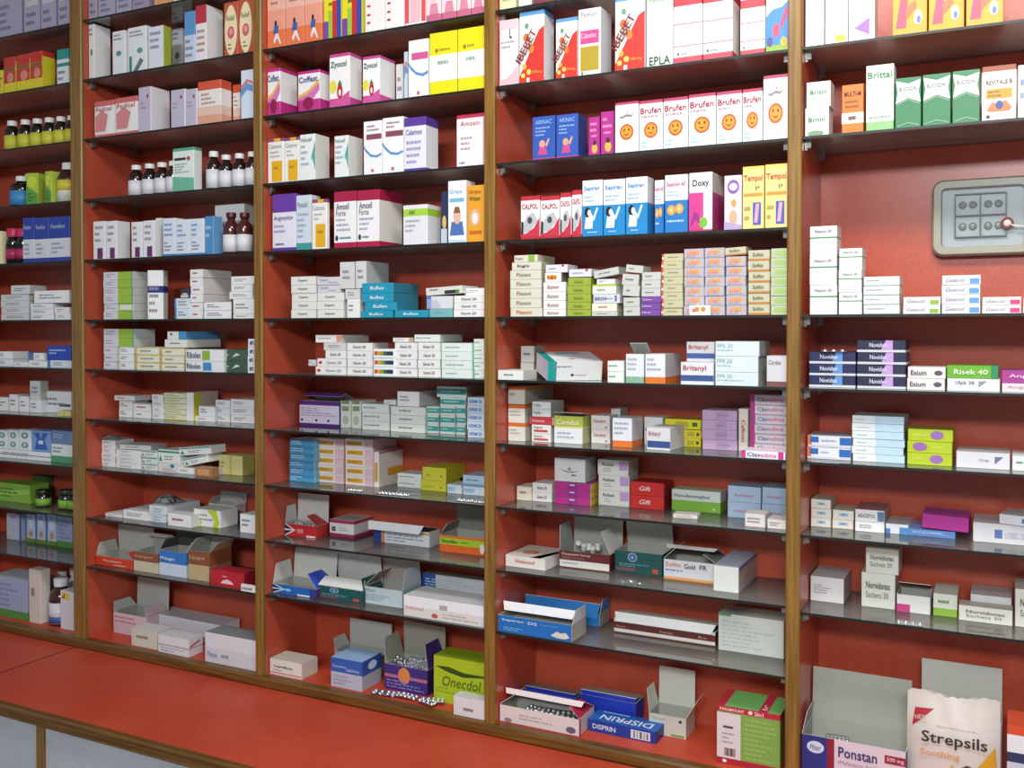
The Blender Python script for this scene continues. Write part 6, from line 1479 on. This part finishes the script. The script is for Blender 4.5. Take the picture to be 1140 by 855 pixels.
row(3, 9, 9, .02)
o = find('maroon and white open carton', 3, 9)
for i, (dx, dy, dz, hx, tl) in enumerate(((-.03, -.006, .004, 'c9c06a', .8), (-.012, -.016, -.002, 'e4e2dc', .3), (.000, -.012, -.003, 'e4e2dc', -.3), (.012, -.02, -.004, 'e4e2dc', .5), (.02, -.008, -.002, 'e4e2dc', -.6))):
    mb = MB(); mb.lathe([(0, 0), (.0058, .0), (.0062, .002), (.0062, .012), (.005, .015), (0, .016)], mat(hx, .35), 12)
    v = empty('medicine_vial', o.location + Vector((dx, dy, 0)), (tl, tl * .5, 0)); v.location.z = o['_top'] + dz
    mb.build('vial_body', v)
    mb = MB(); mb.lathe([(.0066, .009), (.0068, .010), (.0068, .0155), (.006, .0165), (0, .0168)], mat('d8d6ce', .3), 12)
    mb.build('vial_cap', v)
    reg(v, 'yellow vial in maroon open carton' if i == 0 else 'white vial in maroon open carton', 'vial')

# clear fronted plastic case on the red back panel
row(4, 3, 5, .02)
yb = DEPTH - .0005
A = at(1037.5, 206, yb - .03); B_ = at(1152, 283, yb - .03)
cx, cz = (A.x + B_.x) / 2, (at(1037.5, 200, yb - .03).z + B_.z) / 2
w, h = B_.x - A.x, .082 * 2 * 0.95
case = empty('wall_case', (cx, yb, cz - h / 2))
def rrect(w, h, r, n=6):
    pts = []
    for (sx, sz, a0) in ((1, 1, 0), (-1, 1, 90), (-1, -1, 180), (1, -1, 270)):
        for k in range(n + 1):
            a = math.radians(a0 + 90 * k / n)
            pts.append((sx * (w / 2 - r) + r * math.cos(a), h / 2 + sz * (h / 2 - r) + r * math.sin(a)))
    return pts
fm = mat('9c9a88', .35, 'case_plastic'); pm = mat('b9c0c4', .3, 'case_panel')
mb = MB()
o0, o1 = rrect(w, h, .022), rrect(w - .008, h - .008, .019); i1, i0 = rrect(w - .034, h - .034, .010), rrect(w - .038, h - .038, .008)
rings = [[(x, 0, z) for x, z in o0], [(x, -.022, z) for x, z in o0], [(x, -.028, z + .004) for x, z in o1], [(x, -.028, z + .017) for x, z in i1], [(x, -.012, z + .019) for x, z in i0]]
nn = len(o0)
for a, b_ in zip(rings, rings[1:]):
    for i in range(nn):
        j = (i + 1) % nn
        mb.face([a[i], b_[i], b_[j], a[j]], fm, True)
mb.build('case_frame', case)
mb = MB(); mb.face([(x, -.012, z + .019) for x, z in i0][::-1], pm); mb.build('case_panel', case)
gw, gh = w * .5, h * .56
gx, gz = -w * .02, h / 2 + .004
mb = MB(); dk = mat('4c524e', .35, 'tray_edge')
for k in range(3):
    x = gx + (k - 1) * gw / 2
    mb.box((x - .0012, -.019, gz - gh / 2), (x + .0012, -.0121, gz + gh / 2), dk)
    z = gz + (k - 1) * gh / 2
    mb.box((gx - gw / 2, -.0188, z - .0012), (gx + gw / 2, -.0121, z + .0012), dk)
mb.build('inner_tray', case)
for ix in (-1, 1):
    for iz in (-1, 1):
        mb = MB(); rnd = random.Random(ix * 3 + iz)
        X, Z = gx + ix * gw / 4, gz + iz * gh / 4
        for k in range(2):
            q = X + (k - .5) * gw * .2; r = gw * .085
            n0 = len(mb.v)
            mb.lathe([(r, 0), (r * .95, .003), (r * .6, .0055), (0, .0062)], mat('a8b0ac', .15, 'clear_lump', metal=.3), 10)
            mb.v[n0:] = [(q + x, -.0124 - z, Z + y) for x, y, z in mb.v[n0:]]
        mb.build('sample_dome', case)
mb = MB()
n0 = 0
mb.lathe([(.012, 0), (.012, .004), (.007, .006)], mat('b03a2a', .4), 16); mb.lathe([(.007, .006), (.005, .008), (0, .0085)], mat('e6e2dc', .4), 16)
kx, kz = w * .24, h * .40
mb.v = [(kx + x, -.0192 - z, kz + y) for x, y, z in mb.v]
kn = mb.build('red_knob', case)
mb = MB(); mb.tube([(kx + .003, -.026, kz - .002), (kx + .015, -.028, kz - .007), (kx + .04, -.029, kz - .009)], .0022, mat('dcdad6', .4))
mb.build('white_wire', case)
mb = MB(); mb.face([(x, -.0262, z + .0165) for x, z in rrect(w - .033, h - .033, .0105)][::-1], CLEAR); mb.build('clear_front', case)
tag(case, 'grey plastic case with clear front mounted on red wall', 'wall case')

finish_labels()
